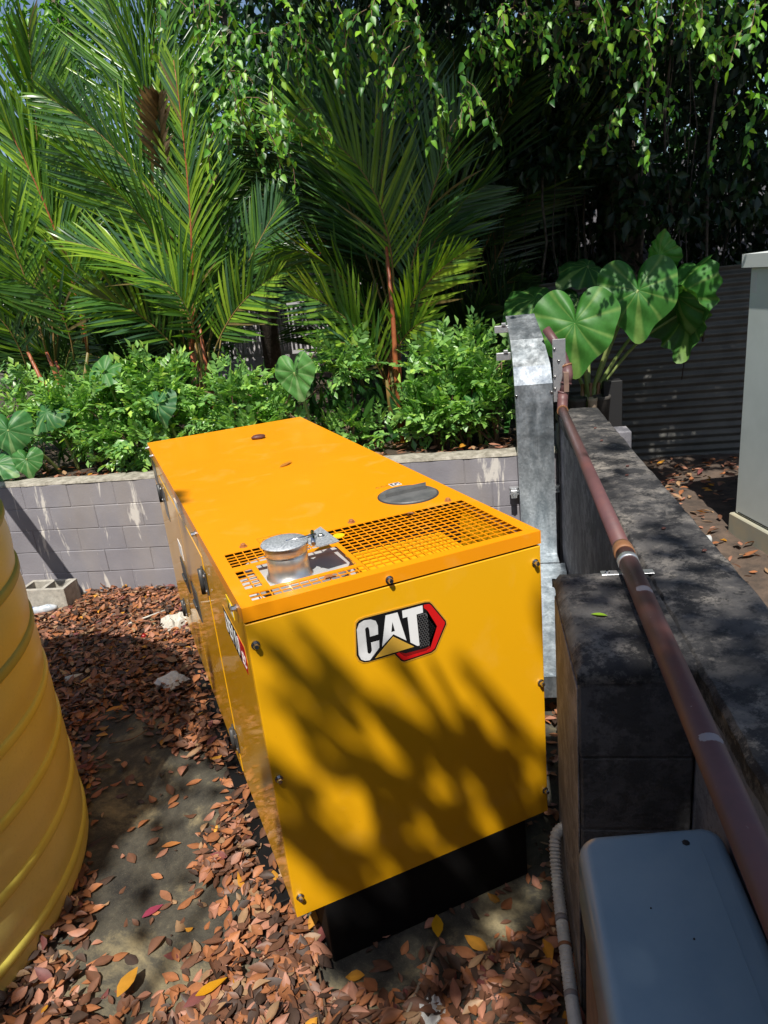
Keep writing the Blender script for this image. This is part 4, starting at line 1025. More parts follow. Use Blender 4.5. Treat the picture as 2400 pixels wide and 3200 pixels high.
shrub('dark leafy shrub at the left edge behind the heart-leaved plants', [(-4.3, -3.1, 4.0, 4.9, .95, 1.75, 1)], 420, 5, 0)
shrub('sparse low shrub in the gap between the palm stems', [(-.65, .0, 3.6, 4.1, .95, 1.22, 1)], 130, 4, 60)
MB(True).tube([(.42, 3.62, .9), (.415, 3.62, 1.18)], .012, 8).build('garden_stake', 'black_post'); o = bpy.data.objects['garden_stake']; tag(o, 'short black stake under the shrub beside the trunking', 'stake')
MB(True).box(-1.80, -1.755, 3.33, 3.37, .95, 1.085, .003).build('marker_post', 'rail_grey'); tag(bpy.data.objects['marker_post'], 'short grey post stub on the wall at the far corner of the generator', 'post')

# low undergrowth in the bed
UG = [(.02, .07, .018), (.03, .10, .02), (.045, .13, .022)]
k = 900; P = np.stack([rng.uniform(-4.2, 1.3, k), rng.uniform(3.7, 6.2, k), rng.uniform(.9, 1.25, k)], 1)
D = np.stack([rng.normal(0, .6, k), rng.normal(-.1, .5, k), rng.uniform(.3, 1.2, k)], 1)
M = mats4(WA(P), WA(D), rng.normal(0, 1, (k, 3)) + np.array([0, 0, .5]), rng.uniform(.15, .40, k), rng.uniform(.03, .06, k))
_, so = scatter(None, T_PALM, M, UG, rng.randint(0, 3, k), 'palm_leaf', 'blade', 'undergrowth'); tag(so, 'strappy dark green undergrowth between the palm stems', 'undergrowth', kind='stuff')

# ------------------------------------------------------------------ big heart-shaped leaves
def heart_template(n=15, m_=9, ruffle=.03, cup=.10, lobes=1.0):
    """petiole joins at the origin (sinus), tip at +Y, width along X, ribs pressed into the blade"""
    V = []; F = []; C = []
    for j in range(m_):
        r = (j / (m_ - 1)) ** .9
        for i in range(2 * n + 1):
            th = -pi + 2 * pi * i / (2 * n)           # angle from +Y
            a = abs(th)
            # outline radius of a heart with a narrow sinus at the back
            R = .70 - .10 * cos(a) if a < 2.2 else .70 + .06 - .1 * (a - 2.2)
            R = .60 + .10 * sin(a) ** 2 + .24 * np.exp(-(a / .30) ** 2) + .02 * cos(3 * a)
            if a > 1.9: R = .70 * (1 - ((a - 1.9) / (pi - 1.9)) ** 3 * .82)
            x = sin(th) * R * r * .92; y = cos(th) * R * r
            rib = abs(sin(a * 5.2)) if a > .12 else 0
            z = -cup * r * r * (1 - .4 * cos(a)) - .045 * (1 - rib) * r * .0 + .028 * rib * r - .10 * max(0, y) ** 2 * .6 + ruffle * sin(th * 13) * r ** 4
            V.append((x, y, z)); v_ = (rib < .17 and r > .04) or (a < .08)
            C.append(v_)
    w_ = 2 * n + 1
    for j in range(m_ - 1):
        for i in range(2 * n): F.append((j * w_ + i, j * w_ + i + 1, (j + 1) * w_ + i + 1, (j + 1) * w_ + i))
    return np.array(V), np.array(F), np.array(C)
HT = [heart_template(40, 12, .012, .10), heart_template(40, 12, .030, .25), heart_template(40, 12, .06, .45)]
def big_leaf(parent, c, tip, nrm, size, var=0, tone=(.045, .17, .030), base=None, vein=(.20, .34, .08)):
    V, F, C = HT[var]
    P = WA([c])[0]; d = WA([tip])[0]; nn_ = WA([nrm])[0]
    M = mats4(P[None], d[None], nn_[None], np.array([size]), np.array([size]))[0]; 
    ph_ = rng.uniform(0, 6, 3); V = V.copy(); V[:, 2] += .022 * np.sin(V[:, 0] * 6 + ph_[0]) + .022 * np.sin(V[:, 1] * 7 + ph_[1]) + .014 * np.sin((V[:, 0] + V[:, 1]) * 15 + ph_[2]); V[:, 0] *= 1 + .05 * np.sin(V[:, 1] * 9 + ph_[2])
    W = V @ M[:, :3].T + M[:, 3]
    inv = np.array(abs_frame(parent).inverted()); W = W @ inv[:3, :3].T + inv[:3, 3]
    cc = np.where(C[:, None], np.array(vein) * .8 + np.array(tone) * .2, np.array(tone)) * (1 + rng.uniform(-.08, .08, (len(V), 1)))
    o = bpy.data.objects.new('leaf', np_mesh('leaf', W, F, 'big_leaf', cc, smooth=True)); link(o, parent)
    dn = d / np.linalg.norm(d); zz = M[:, 2] / np.linalg.norm(M[:, 2])
    mid = [Vector(P + dn * size * .80 * t + zz * size * (-.06 * t * t * (1 + var) - .08 * t * t + .004)) for t in np.linspace(0, 1, 7)]
    if base is not None:
        b0 = WL(*base); p0 = Vector(P); md = (b0 + p0) / 2 + Vector((0, 0, .10))
        MB().tube(smooth_path([b0, md, p0], 6), [.016 * (1 - .5 * i / 12) for i in range(13)], 8).build('petiole', 'petiole', parent)
    return o
ph = thing('large_leaf_plant', 'big plant with glossy heart-shaped leaves behind the end of the side wall', 'plant', WL(1.52, 3.95, .9), 0)
base = (1.52, 3.95, 1.15)
big_leaf(ph, (1.365, 3.52, 1.80), (-.02, -.10, -1), (-.22, -1, .45), .46, 0, (.055, .20, .030), base)
big_leaf(ph, (1.83, 3.72, 1.97), (.03, -.1, -1), (-.10, -1, .35), .44, 0, (.050, .19, .030), base)
big_leaf(ph, (2.12, 3.85, 1.90), (.20, -.1, -1), (-.95, -.35, .3), .40, 2, (.060, .22, .035), base)
big_leaf(ph, (2.22, 3.95, 1.78), (.18, .0, -1), (.75, .7, .3), .42, 2, (.050, .15, .030), base)
big_leaf(ph, (1.13, 3.92, 1.96), (-.75, -.35, -.45), (-.2, -.75, .8), .42, 1, (.045, .15, .028), base)
big_leaf(ph, (1.56, 4.25, 2.16), (-.6, -.4, -.2), (-.2, -.75, .8), .36, 1, (.035, .12, .026), base)
big_leaf(ph, (2.02, 3.95, 2.19), (.0, -.1, .9), (-.6, -.7, .2), .20, 2, (.085, .28, .035), base)
big_leaf(ph, (1.46, 4.1, 1.93), (-.3, -.6, -.6), (-.1, -.8, .6), .34, 1, (.028, .10, .024), base)
for k in range(5): MB(True).tube([(1.46 + k * .03, 3.92 + .02 * k, .95), (1.47 + k * .03, 3.92, 1.30)], [.02, .014], 8).build('stalk', 'petiole' if k % 2 else 'orange_ring', ph)
for n_, u_, lab, mt in ((1.42, 3.84, 'dark round plant pot at the left of the three behind the wall end', 'pot'), (1.525, 3.80, 'slim tan clay pot between two dark pots behind the wall end', 'pot_clay'), (1.60, 3.86, 'dark round plant pot at the right of the three behind the wall end', 'pot')):
    r_ = .065 if mt == 'pot' else .035
    q = WL(n_, u_, .91); o = MB().lathe(tuple(q), [(r_ * .75, 0), (r_, .27), (r_ * 1.08, .275), (r_ * 1.08, .30), (r_ * .95, .30), (r_ * .9, .26)], 24).build('plant_pot', mt, None, tuple(q)); tag(o, lab, 'plant pot', 'pots behind the wall end')
for i, (c, tip, nrm, sz, tone, lab) in enumerate([
    ((-.70, 3.54, 1.62), (.12, -.1, -1), (-.35, -1, .5), .285, (.10, .27, .06), 'single broad pale green heart leaf above the generator roof'),
    ((-2.26, 3.62, 1.74), (-.5, -.3, -.6), (-.1, -.9, .9), .26, (.07, .21, .05), 'broad heart leaf half buried in the wide left shrub'),
    ((-3.10, 3.46, 1.36), (.05, -.15, -1), (.25, -1, .6), .30, (.055, .19, .05), 'broad heart leaf at the left edge above the tank'),
    ((-3.24, 3.42, 1.10), (.75, -.3, -.35), (.1, -.9, .8), .26, (.055, .19, .05), 'lower broad heart leaf at the left edge just above the wall'),
    ((-2.98, 3.42, 1.12), (.10, -.25, -.9), (.3, -1, .5), .20, (.06, .20, .045), 'small heart leaf touching the wall top near the tank'),
    ((-1.83, 3.54, 1.46), (.1, -.2, -.95), (-.3, -.9, .5), .24, (.05, .17, .06), 'shaded heart leaf low in the wide left shrub'),
    ((-2.80, 3.58, 1.46), (-.6, -.3, -.6), (.1, -.8, .9), .26, (.05, .17, .05), 'dark heart leaf between the left shrub and the palms'),
    ((-.80, 4.0, 1.55), (.4, -.2, -.9), (-.1, -.9, .6), .26, (.03, .11, .04), 'dark heart leaf behind the low shrub by the palm stems'),
    ((.62, 3.55, 1.30), (.2, -.2, -.9), (-.1, -.9, .4), .12, (.06, .2, .04), 'small heart leaf low in the upright shrub by the trunking'),
    ]):
    rt = thing('heart_leaf_plant', lab, 'plant', WL(c[0] + .05, 3.75, .9), 0, 'heart-leaved plants in the bed')
    big_leaf(rt, c, tip, nrm, sz * .95, 0 if i < 2 else 1, tone, (c[0] + .05, 3.75, .92), vein=(.26, .40, .16))

# ------------------------------------------------------------------ fig tree overhanging from the right
FPAL = [(.05, .16, .022), (.085, .24, .025), (.14, .32, .028), (.23, .42, .03), (.028, .10, .022)]
fg = thing('fig_tree', 'big dark weeping fig tree overhanging the top right with hanging leafy twigs', 'tree', WL(2.3, 6.4, .3), 0)
MB(True).tube([(2.3, 6.5, .1), (2.25, 6.5, 1.2), (2.2, 6.45, 2.6), (2.0, 6.2, 4.2)], [.30, .24, .22, .18], 14).build('trunk', 'bark', fg)
MB(True).tube([(1.05, 6.2, .5), (1.0, 6.2, 1.6), (1.05, 6.2, 3.0), (1.3, 6.1, 4.4)], [.16, .13, .12, .10], 12).build('trunk', 'bark', fg)
for bpts, r_ in (([(2.0, 6.2, 4.2), (1.6, 5.2, 4.6), (.9, 4.2, 4.5), (.2, 3.5, 4.15)], .07), ([(2.0, 6.2, 4.2), (2.2, 5.0, 4.8), (2.1, 4.0, 4.7), (1.9, 3.1, 4.2)], .07), ([(2.0, 6.2, 4.2), (.8, 5.6, 5.0), (-.3, 4.6, 4.9), (-.9, 3.8, 4.4)], .07), ([(2.0, 6.2, 4.2), (2.9, 5.2, 4.6), (2.9, 4.2, 4.5), (2.6, 3.2, 4.0)], .06)):
    q = smooth_path(bpts, 6); MB(True).tube(q, [r_ * (1 - .7 * i / (len(q) - 1)) for i in range(len(q))], 8).build('limb', 'bark', fg)
for k in range(46):
    n_ = rng.uniform(.35, 3.2); u_ = rng.uniform(4.9, 6.3); zt = rng.uniform(3.2, 4.6); zb = rng.uniform(.9, 2.4)
    q = [(n_ + rng.normal(0, .03), u_, zt + (zb - zt) * i / 6) for i in range(7)]
    MB(True).tube(q, rng.choice([.003, .004, .006, .012]), 5).build('aerial_root', 'root_bark', fg)
P = []; D = []; N_ = []; L = []; tw = MB(True)
ZN = [(-.98, -.62, 3.35, 3.95, 22), (-.80, -.45, 3.00, 3.42, 16), (-.55, -.25, 2.98, 3.25, 7), (-.45, .45, 3.38, 3.75, 44), (.20, .48, 3.2, 3.35, 5), (.50, .75, 3.05, 3.25, 5), (.76, 1.12, 3.32, 3.72, 17), (1.28, 2.0, 3.22, 3.62, 36), (1.55, 1.80, 2.85, 3.15, 6), (2.08, 2.45, 3.2, 3.6, 20), (2.25, 2.45, 2.85, 3.1, 4)]
for (n0, n1, z0_, z1_, cnt) in ZN:
    for k in range(int(cnt * 1.6)):
        p = np.array([rng.uniform(n0, n1), rng.uniform(2.75, 3.75), rng.uniform(z0_ + .12, z1_ + .12)]); d = np.array([rng.normal(0, .6), rng.normal(-.2, .5), rng.uniform(-.3, .5)]); d /= np.linalg.norm(d)
        m_ = rng.randint(6, 13); pts = [p.copy()]
        for j in range(m_):
            d = d + np.array([rng.normal(0, .1), rng.normal(0, .1), -.26]); d /= np.linalg.norm(d); p = p + d * .033; pts.append(p.copy())
            s_ = 1 if j % 2 else -1; sd = np.cross(d, np.array([0, 0, 1.])); sd /= max(.1, np.linalg.norm(sd))
            ld = sd * s_ * .65 + d * .5 + np.array([0, -.1, -.55]) + rng.normal(0, .25, 3)
            P.append(p.copy()); D.append(ld); N_.append(np.array([0, -.5, .8]) + rng.normal(0, .45, 3)); L.append(rng.uniform(.034, .076))
        if k % 2 == 0: tw.tube([tuple(x) for x in pts[::2]], .0026, 4, False)
tw.build('twigs', 'twig', fg)['kind'] = 'stuff'
P = WA(P); D = WA(D); N_ = WA(N_); L = np.array(L)
scatter(fg, T_FICUS, mats4(P, D, N_, L, L * .60), FPAL, rng.choice(5, len(P), p=[.20, .26, .28, .20, .06]), 'ficus_leaf', 'leaf', 'hanging_leaves', 300)
# the deep crown; unseen slabs above the view added to shade what lies below
def crown_pts(n, lo, hi):
    return np.stack([rng.uniform(lo[i], hi[i], n) for i in range(3)], 1)
Q = [crown_pts(3600, (-.55, 2.5, 4.35), (.65, 3.55, 5.3)), crown_pts(24000, (.62, 2.35, 4.15), (3.7, 4.7, 5.5)), crown_pts(4500, (-.9, 3.55, 4.45), (.65, 4.7, 5.3)), crown_pts(9000, (.9, 4.4, 3.75), (4.6, 7.4, 6.0)), crown_pts(9000, (-1.1, 4.3, 4.25), (1.2, 7.4, 6.0)), crown_pts(11000, (.75, 5.8, 1.9), (5.0, 7.0, 4.2)), crown_pts(3500, (1.9, 4.6, 2.4), (4.4, 5.7, 3.9)), crown_pts(2200, (.7, 4.9, 2.9), (2.0, 5.8, 3.9)), crown_pts(7000, (-1.4, 6.4, 2.9), (1.0, 7.8, 4.8))]
Q = np.concatenate(Q)
keep = (np.sin(Q[:, 0] * 4.1 + 1) + np.sin(Q[:, 1] * 3.7) + np.sin(Q[:, 2] * 4.7 + 2)) > -1.35
Q = Q[keep]; k = len(Q)
D = rng.normal(0, .6, (k, 3)) + np.array([0, -.2, -.7]); L = rng.uniform(.08, .15, k)
scatter(fg, T_BLOB, mats4(WA(Q), WA(D), rng.normal(0, .7, (k, 3)) + np.array([0, 0, .7]), L, L * .62), [(.014, .038, .013), (.022, .055, .015), (.009, .028, .012)], rng.choice(3, k), 'ficus_leaf', 'leaf', 'crown', 0)  # darker greens than the hanging leaves, deep shade put into the colour

# background trees closing the view on the left and far behind
def far_tree(label, n_, u_, z0_, z1_, rad, cnt, pal, leafsz):
    root = thing('background_tree', label, 'tree', WL(n_, u_, .5), 0, 'trees behind the palms')
    MB(True).tube([(n_, u_, .4), (n_ + .1, u_, (z0_ + z1_) / 2), (n_, u_, z1_ * .9)], [.14, .10, .04], 10).build('trunk', 'bark', root)
    c = rng.normal(0, 1, (cnt, 3)); c /= np.linalg.norm(c, axis=1, keepdims=True); c *= (rng.uniform(0, 1, (cnt, 1)) ** .45)
    Pq = np.stack([n_ + c[:, 0] * rad, u_ + c[:, 1] * rad * .7, (z0_ + z1_) / 2 + c[:, 2] * (z1_ - z0_) / 2], 1)
    lump = np.sin(Pq[:, 0] * 3.3 + n_) + np.sin(Pq[:, 1] * 3.9) + np.sin(Pq[:, 2] * 3.6 + n_); Pq = Pq[lump > -.9]; q = len(Pq)
    L_ = rng.uniform(leafsz * .7, leafsz * 1.2, q)
    scatter(root, T_BLOB, mats4(WA(Pq), WA(rng.normal(0, .7, (q, 3)) + np.array([0, 0, -.4])), rng.normal(0, .8, (q, 3)) + np.array([0, 0, .6]), L_, L_ * .6), pal, rng.randint(0, len(pal), q), 'ficus_leaf', 'leaf', 'crown', 0)
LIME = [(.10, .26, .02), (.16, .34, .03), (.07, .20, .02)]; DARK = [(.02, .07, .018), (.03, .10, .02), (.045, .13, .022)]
far_tree('bright green tree at the top left corner beyond the palms', -4.6, 8.6, 4.6, 6.9, 1.0, 3200, LIME, .12)
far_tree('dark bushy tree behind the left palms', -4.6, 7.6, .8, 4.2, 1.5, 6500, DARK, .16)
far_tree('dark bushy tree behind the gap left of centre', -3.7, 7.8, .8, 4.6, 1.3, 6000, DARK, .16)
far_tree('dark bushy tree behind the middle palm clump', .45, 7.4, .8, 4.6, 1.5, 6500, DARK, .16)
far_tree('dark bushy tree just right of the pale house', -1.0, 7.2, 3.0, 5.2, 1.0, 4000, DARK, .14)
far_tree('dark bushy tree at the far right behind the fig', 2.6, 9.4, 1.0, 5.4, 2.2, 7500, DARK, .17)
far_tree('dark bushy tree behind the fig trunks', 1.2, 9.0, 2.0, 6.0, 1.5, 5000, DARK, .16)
far_tree('tall dark tree above the centre-left palms', -2.3, 8.4, 3.4, 6.6, 1.3, 4500, DARK, .15)

# ------------------------------------------------------------------ house glimpsed between the palms
hs = thing('house', 'pale pinkish house with red panel and slatted railing glimpsed between the palms', 'house', WL(-2.0, 10, .5), RZ)
MB(True).box(-4.5, .5, 9.6, 12, .4, 3.9).build('wall', 'building_wall', hs)
MB(True).box(-4.7, .7, 9.3, 12.2, 3.9, 4.05).build('roof_slab', 'building_wall', hs)
for n_ in (-3.9, -2.55, -.6):
    w_ = MB(True).box(n_, n_ + .75, 9.57, 9.61, 1.7, 2.9).build('window', 'rail_grey', hs); MB(True).box(n_ + .05, n_ + .70, 9.55, 9.569, 1.75, 2.85).build('pane', 'building_dark', w_)
MB(True).box(-1.75, -1.05, 9.53, 9.58, 2.45, 2.80).build('red_panel', 'red_panel', hs)
rl = thing('slatted_railing', 'grey slatted railing in front of the pale house', 'railing', WL(-1.6, 9, .5), RZ)
MB(True).box(-3.2, .2, 9.0, 9.04, 1.95, 2.0).build('top_rail', 'rail_grey', rl); MB(True).box(-3.2, .2, 9.0, 9.04, 1.25, 1.30).build('bottom_rail', 'rail_grey', rl)
for k in range(48): MB(True).box(-3.2 + k * .07, -3.17 + k * .07, 9.005, 9.035, 1.302, 1.948).build('slat', 'rail_grey', rl)
yw = thing('backdrop_wall', 'grey wall added behind the fig tree trunks to keep the background dark', 'wall', WL(3, 8, .2), RZ)  # backdrop added so the view behind the fig stays dark
MB(True).box(-.2, 8, 8.0, 8.2, .1, 3.2, .01).build('wall_body', 'wall_render', yw)

# ------------------------------------------------------------------ tree behind the viewpoint whose leaves dapple the foreground
stv = np.array(SUN_TRAVEL)
def shade_pts(targets, tlo, thi):
    T = np.array(targets); k = len(T); s_ = rng.uniform(tlo, thi, k)[:, None]
    return T - stv[None] * s_
tg = []
def fill(n, f):
    for _ in range(n): tg.append(f())
R_ = rng.uniform
def face_target():
    x = R_(-.05, .92); return (x, 0, R_(.2, 1.25 - .60 * max(0, x)))
fill(70, face_target)                                                     # lower part of the front panel
fill(200, lambda: tuple(WL(R_(.70, 1.1), R_(-.35, .25), 0)))              # ground right of the base
fill(600, lambda: tuple(WL(R_(.82, 1.5), R_(-1.5, .6), 1.1)))             # pillar, pipe, box, near wall top
fill(220, lambda: tuple(WL(R_(.82, 1.25), -.09, R_(.3, 1.25))))
fill(260, lambda: (lambda t, z: (TC[0] + TR * cos(t), TC[1] + TR * sin(t), z))(R_(-2.0, .35), R_(0, 1.85)))
fill(60, lambda: tuple(WL(R_(1.2, 1.5), R_(.5, 2.3), 1.25)))
fill(150, lambda: (R_(-1.0, 1.2), R_(-.9, -.02), 0))
fill(120, lambda: (R_(.08, .98), 0, R_(0, .24)))                      # ground in front
fill(200, lambda: (R_(.05, 1.2), R_(-.45, .03), R_(0, .25)))
fill(220, lambda: tuple(WL(R_(.86, 1.22), R_(-1.4, -.3), .95)))
fill(75, lambda: tuple(WL(R_(-1.05, -.60), R_(.1, 2.4), 0)))              # strip beside the tank
fill(80, lambda: (R_(-1.1, .3), R_(-.9, -.25), 0))
fill(30, lambda: (R_(-.16, 0), R_(1.3, 2.5), 0))
tg = np.array(tg)
Pc = shade_pts(tg, 7.0, 9.6)
hz_ = Pc + stv[None] * ((Pc[:, 2] - 1.40) / -stv[2])[:, None]          # where each leaf's shadow crosses roof height
Pc = Pc[~((hz_[:, 0] > .02) & (hz_[:, 0] < .96) & (hz_[:, 1] > .04) & (hz_[:, 1] < 2.8))]
gz_ = Pc + stv[None] * (Pc[:, 2] / -stv[2])[:, None]; gn = gz_[:, 0] * NA.x + gz_[:, 1] * NA.y
Pc = Pc[~((gn > -.62) & (gz_[:, 0] < .06) & (gz_[:, 1] > .12) & (gz_[:, 1] < 1.15))]; k = len(Pc)
hw = thing('sky_blocker', 'unseen plain grey block added behind the viewpoint to cut sky light', 'building', WL(0, -4.2, 0), RZ)  # unseen block added to reduce sky fill on the camera-facing sides
MB(True).box(-6, 5, -6.0, -3.35, 0, 3.7, .01).build('wall_body', 'wall_render', hw)
MB(True).box(-6.2, 5.2, -6.2, -3.20, 3.7, 3.82, .01).build('roof_slab', 'wall_render', hw)
st_ = thing('shade_tree', 'leafy tree standing behind the viewpoint that dapples the foreground', 'tree', WL(-1.6, -7.2, 0), 0)
MB(True).tube([(-1.6, -7.2, 0), (-1.5, -7.1, 2.5), (-1.2, -6.2, 4.8)], [.16, .13, .10], 12).build('trunk', 'bark', st_)
for e in ((-1.0, -4.6, 7.0), (.2, -4.8, 7.3), (.9, -5.0, 7.6), (1.2, -4.4, 7.9), (-.4, -3.8, 6.9)):
    q = smooth_path([(-1.2, -6.2, 4.8), ((e[0] - 1.2) / 2, (e[1] - 6.2) / 2 - .2, (e[2] + 4.8) / 2 + .3), e], 6)
    MB(True).tube(q, [.05 * (1 - .8 * i / (len(q) - 1)) for i in range(len(q))], 7).build('limb', 'bark', st_)
L = rng.uniform(.13, .25, k)
D = rng.normal(0, .30, (k, 3)) + np.array([.50, 0, -.90])
lt = np.array([face_target() for _ in range(60)]); Pl = shade_pts(lt, 5.6, 8.4); kl = len(Pl)
Dl = rng.normal(0, .11, (kl, 3)) + np.array([.52, 0, -.86]); Ll = rng.uniform(.28, .62, kl); Wl = rng.uniform(.045, .085, kl)
scatter(st_, T_PALM, mats4(Pl - Dl * Ll[:, None] * .5, Dl, rng.normal(0, .25, (kl, 3)) - stv, Ll, Wl), FPAL, rng.randint(0, 5, kl), 'ficus_leaf', 'leaf', 'long_leaves', 0)
scatter(st_, T_FICUS, mats4(Pc, D, rng.normal(0, .40, (k, 3)) - stv, L, L * .40), FPAL, rng.randint(0, 5, k), 'ficus_leaf', 'leaf', 'crown', 0)

# ------------------------------------------------------------------ fallen leaves
LP = [(.165, .078, .048), (.36, .142, .062), (.40, .185, .122), (.068, .042, .032), (.55, .25, .03), (.36, .22, .125), (.19, .06, .055)]
LN = ['brown', 'orange-brown', 'pinkish tan', 'dark brown', 'yellow-orange', 'pale tan', 'dull red']
def dens(x, y):
    d = np.ones_like(x)
    e = ((x + .45 + .07 * np.sin(y * 4)) / (.26 + .05 * np.sin(y * 7))) ** 2 + ((y - 1.12) / .92) ** 2
    d = np.where(e < 1, .03, np.where(e < 1.4, .40, d))
    e2 = ((x - .55) / .55) ** 2 + ((y + .06) / .17) ** 2; d = np.where(e2 < 1, .12, d)
    e3 = ((x + .28) / .16) ** 2 + ((y - .42) / .16) ** 2; d = np.where(e3 < 1, .15, d)
    return d
def litter(n, x0, x1, y0, y1):
    x = rng.uniform(x0, x1, n); y = rng.uniform(y0, y1, n)
    ok = rng.uniform(0, 1, n) < dens(x, y)
    ok &= (np.hypot(x - TC[0], y - TC[1]) > TR - .02) & ~((x > .08) & (x < .92) & (y > .03) & (y < 2.71))
    nn_ = x * NA.x + y * NA.y; uu_ = x * UA.x + y * UA.y
    ok &= (uu_ < 3.23) & ~((nn_ > .9) & (uu_ < .5)) & (nn_ < 1.19) & ~((nn_ > -2.98) & (nn_ < -2.57) & (uu_ > 2.88))
    return np.stack([x[ok], y[ok]], 1)
XY = np.concatenate([litter(13000, -1.4, .2, 1.55, 4.4), litter(7500, -1.1, .12, -.7, 1.7), litter(5200, -.9, 1.15, -1.1, .05), litter(900, .9, 1.7, .2, 2.6)])
k = len(XY); dd = dens(XY[:, 0], XY[:, 1])
Z = np.where(dd > .5, rng.uniform(.008, .055, k), rng.uniform(.004, .012, k))
P = np.c_[XY, Z]; an = rng.uniform(0, 2 * pi, k)
tilt = np.where(dd > .5, .32, .10)
D = np.stack([np.cos(an), np.sin(an), rng.normal(0, 1, k) * tilt * .7], 1); Nn = np.stack([rng.normal(0, 1, k) * tilt, rng.normal(0, 1, k) * tilt, np.where(rng.uniform(0, 1, k) < .5, 1., -1.)], 1)
L = (.036 + .052 * rng.uniform(0, 1, k) ** 1.6) * np.where(XY[:, 1] > 2.6, .9, 1)
M = mats4(P, D, Nn, L, L * rng.uniform(.75, 1.1, k))
M[:, :, 2] *= .72
ci = rng.choice(7, k, p=[.32, .26, .14, .17, .015, .07, .025])
rel = P - camv; zf = rel @ np.array(FWD); px = .5 + (rel @ np.array(RGT)) / zf * 2200 / 2400; py = .5 - (rel @ np.array(UPV)) / zf * 2200 / 3200
vis = (px > .02) & (px < .98) & (py > .02) & (py < .985) & (P[:, 1] < 2.4)
vis &= ~((P[:, 0] > -.02) & (P[:, 0] < 1.05) & (P[:, 1] > -.02)) & ~(np.hypot(P[:, 0] - TC[0], P[:, 1] - TC[1]) < TR + .03)
near = np.where(vis, zf - Z * 8, 99)
made, so = scatter(None, T_DEAD, M, LP, ci, 'dead_leaf', 'fallen_leaf', 'leaf_litter', 290, .25, None, near)
tag(so, 'thick litter of brown dead leaves covering the ground', 'leaf litter', kind='stuff')
kf = 5000; F1 = litter(kf, -1.3, 1.15, -1.1, 3.6); kf = len(F1); an = rng.uniform(0, 2 * pi, kf); L2 = rng.uniform(.012, .032, kf)
M2 = mats4(np.c_[F1, rng.uniform(.003, .012, kf)], np.stack([np.cos(an), np.sin(an), rng.normal(0, .2, kf)], 1), np.stack([rng.normal(0, .3, kf), rng.normal(0, .3, kf), np.ones(kf)], 1), L2, L2)
_, so2 = scatter(None, T_DEAD, M2, LP, rng.choice(7, kf, p=[.3, .15, .1, .35, 0, .1, 0]), 'dead_leaf', 'fragment', 'leaf_fragments'); tag(so2, 'crumbled bits of dead leaf strewn over the concrete', 'leaf litter', kind='stuff')
def zone(p):
    if p[1] < -.02: return 'in front of the generator'
    if dens(np.array([p[0]]), np.array([p[1]]))[0] < .1: return 'on the bare concrete between tank and generator'
    return 'beside the generator base' if p[0] > -.30 else 'near the foot of the water tank'
for i, o in made:
    zn = zone(P[i]); lb = f'{LN[ci[i]]} dead leaf lying on the ground {zn}'
    tag(o, lb, 'leaf', f'{LN[ci[i]]} leaves {zn}')
def single(p, ang, ln, c, label, var=0, nz=1.0):
    V, F = T_DEAD[var]
    o = bpy.data.objects.new('fallen_leaf', np_mesh('fallen_leaf', V, F, 'dead_leaf', np.repeat(np.array([c]), len(V), 0), smooth=True)); link(o)
    M_ = mats4(np.array([p]), np.array([[cos(ang), sin(ang), 0.]]), np.array([[.1, .1, nz]]), np.array([ln]), np.array([ln * .8]))[0]
    W4 = np.eye(4); W4[:3] = M_; W4[:3, 2] *= .5; o.matrix_basis = Matrix(W4.tolist()); tag(o, label, 'leaf')
single((.45, -.115, .05), 1.15, .10, (.62, .33, .01), 'bright yellow leaf standing out on the dark ground below the generator', 0)
single((-.50, .52, .012), .35, .09, (.30, .045, .09), 'magenta-pink leaf on the bare concrete near the tank', 0)
single((-.42, .62, .012), -1.2, .085, (.36, .16, .09), 'upright pinkish-brown leaf next to the magenta one', 5)
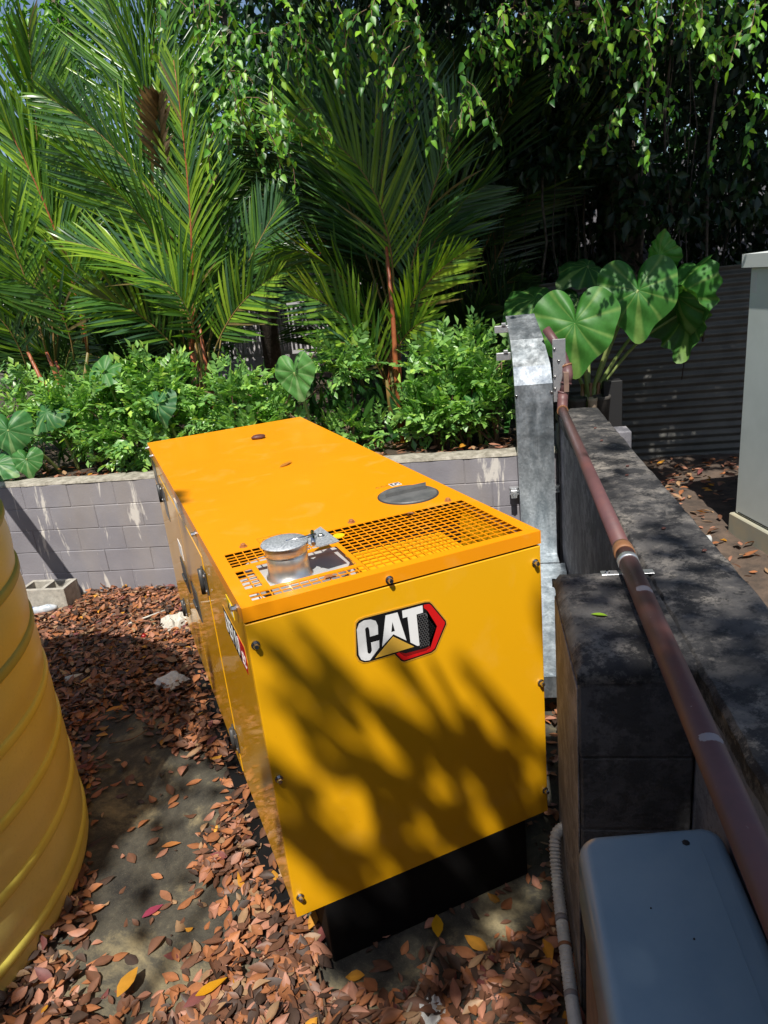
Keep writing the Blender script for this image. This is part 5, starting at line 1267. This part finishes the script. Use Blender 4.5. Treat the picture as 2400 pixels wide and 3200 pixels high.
single((-.39, .86, .012), -.15, .085, (.50, .20, .06), 'lone orange leaf in the middle of the bare slab', 0)
single((-.56, 2.05, .05), .2, .10, (.62, .22, .01), 'bright orange leaf at the far edge of the slab', 0)
single((-.60, .18, .06), .9, .12, (.55, .26, .03), 'yellow-orange leaf near the bottom edge by the tank', 0)
single((-.36, .06, .06), .05, .10, (.60, .28, .01), 'curled golden leaf in the lower left foreground', 2)
single((.258, .040, 1.408), .4, .055, (.42, .16, .05), 'small orange leaf caught on the roof grille in front of the exhaust', 1)
single((.735, .405, 1.408), 2.4, .055, (.34, .17, .09), 'small brown leaf caught on the far part of the roof grille', 1)
single((.518, 1.49, 1.402), .6, .085, (.50, .20, .03), 'small orange leaf scrap lying on the generator roof', 2)
q = WL(1.02, .17, 1.256); single(tuple(q), 2.2, .05, (.25, .42, .03), 'small lime green leaf lying on the pillar top', 0)
# litter in the bed, on the yard and on top of the wall
k = 900; Pn = np.concatenate([np.stack([R_(-3.4, 1.1, 500), R_(3.43, 4.0, 500), R_(.91, .95, 500)], 1), np.stack([R_(1.8, 3.4, 400), R_(2.6, 5.4, 400), R_(.21, .25, 400)], 1)])
an = R_(0, 2 * pi, k); L = R_(.05, .10, k)
M = mats4(WA(Pn), np.stack([np.cos(an), np.sin(an), rng.normal(0, .2, k)], 1), np.stack([rng.normal(0, .3, k), rng.normal(0, .3, k), np.ones(k)], 1), L, L * .8); M[:, :, 2] *= .5
_, so = scatter(None, T_DEAD, M, LP, rng.choice(7, k, p=[.25, .25, .2, .1, .06, .1, .04]), 'dead_leaf', 'fallen_leaf', 'bed_litter'); tag(so, 'scattered dead leaves on the planting bed and the yard beyond the wall', 'leaf litter', kind='stuff')
P4 = np.stack([R_(1.3, 1.46, 16), R_(.4, 2.9, 16), np.full(16, 1.258)], 1)
for i in range(6):
    q = WL(*P4[i]); blob('droppings_pellet', tuple(q), .008, (1.2, .8, .6), 'seed_brown', 'tiny dark seed lying on the side wall top', 'seed')['group'] = 'tiny seeds on the wall top'
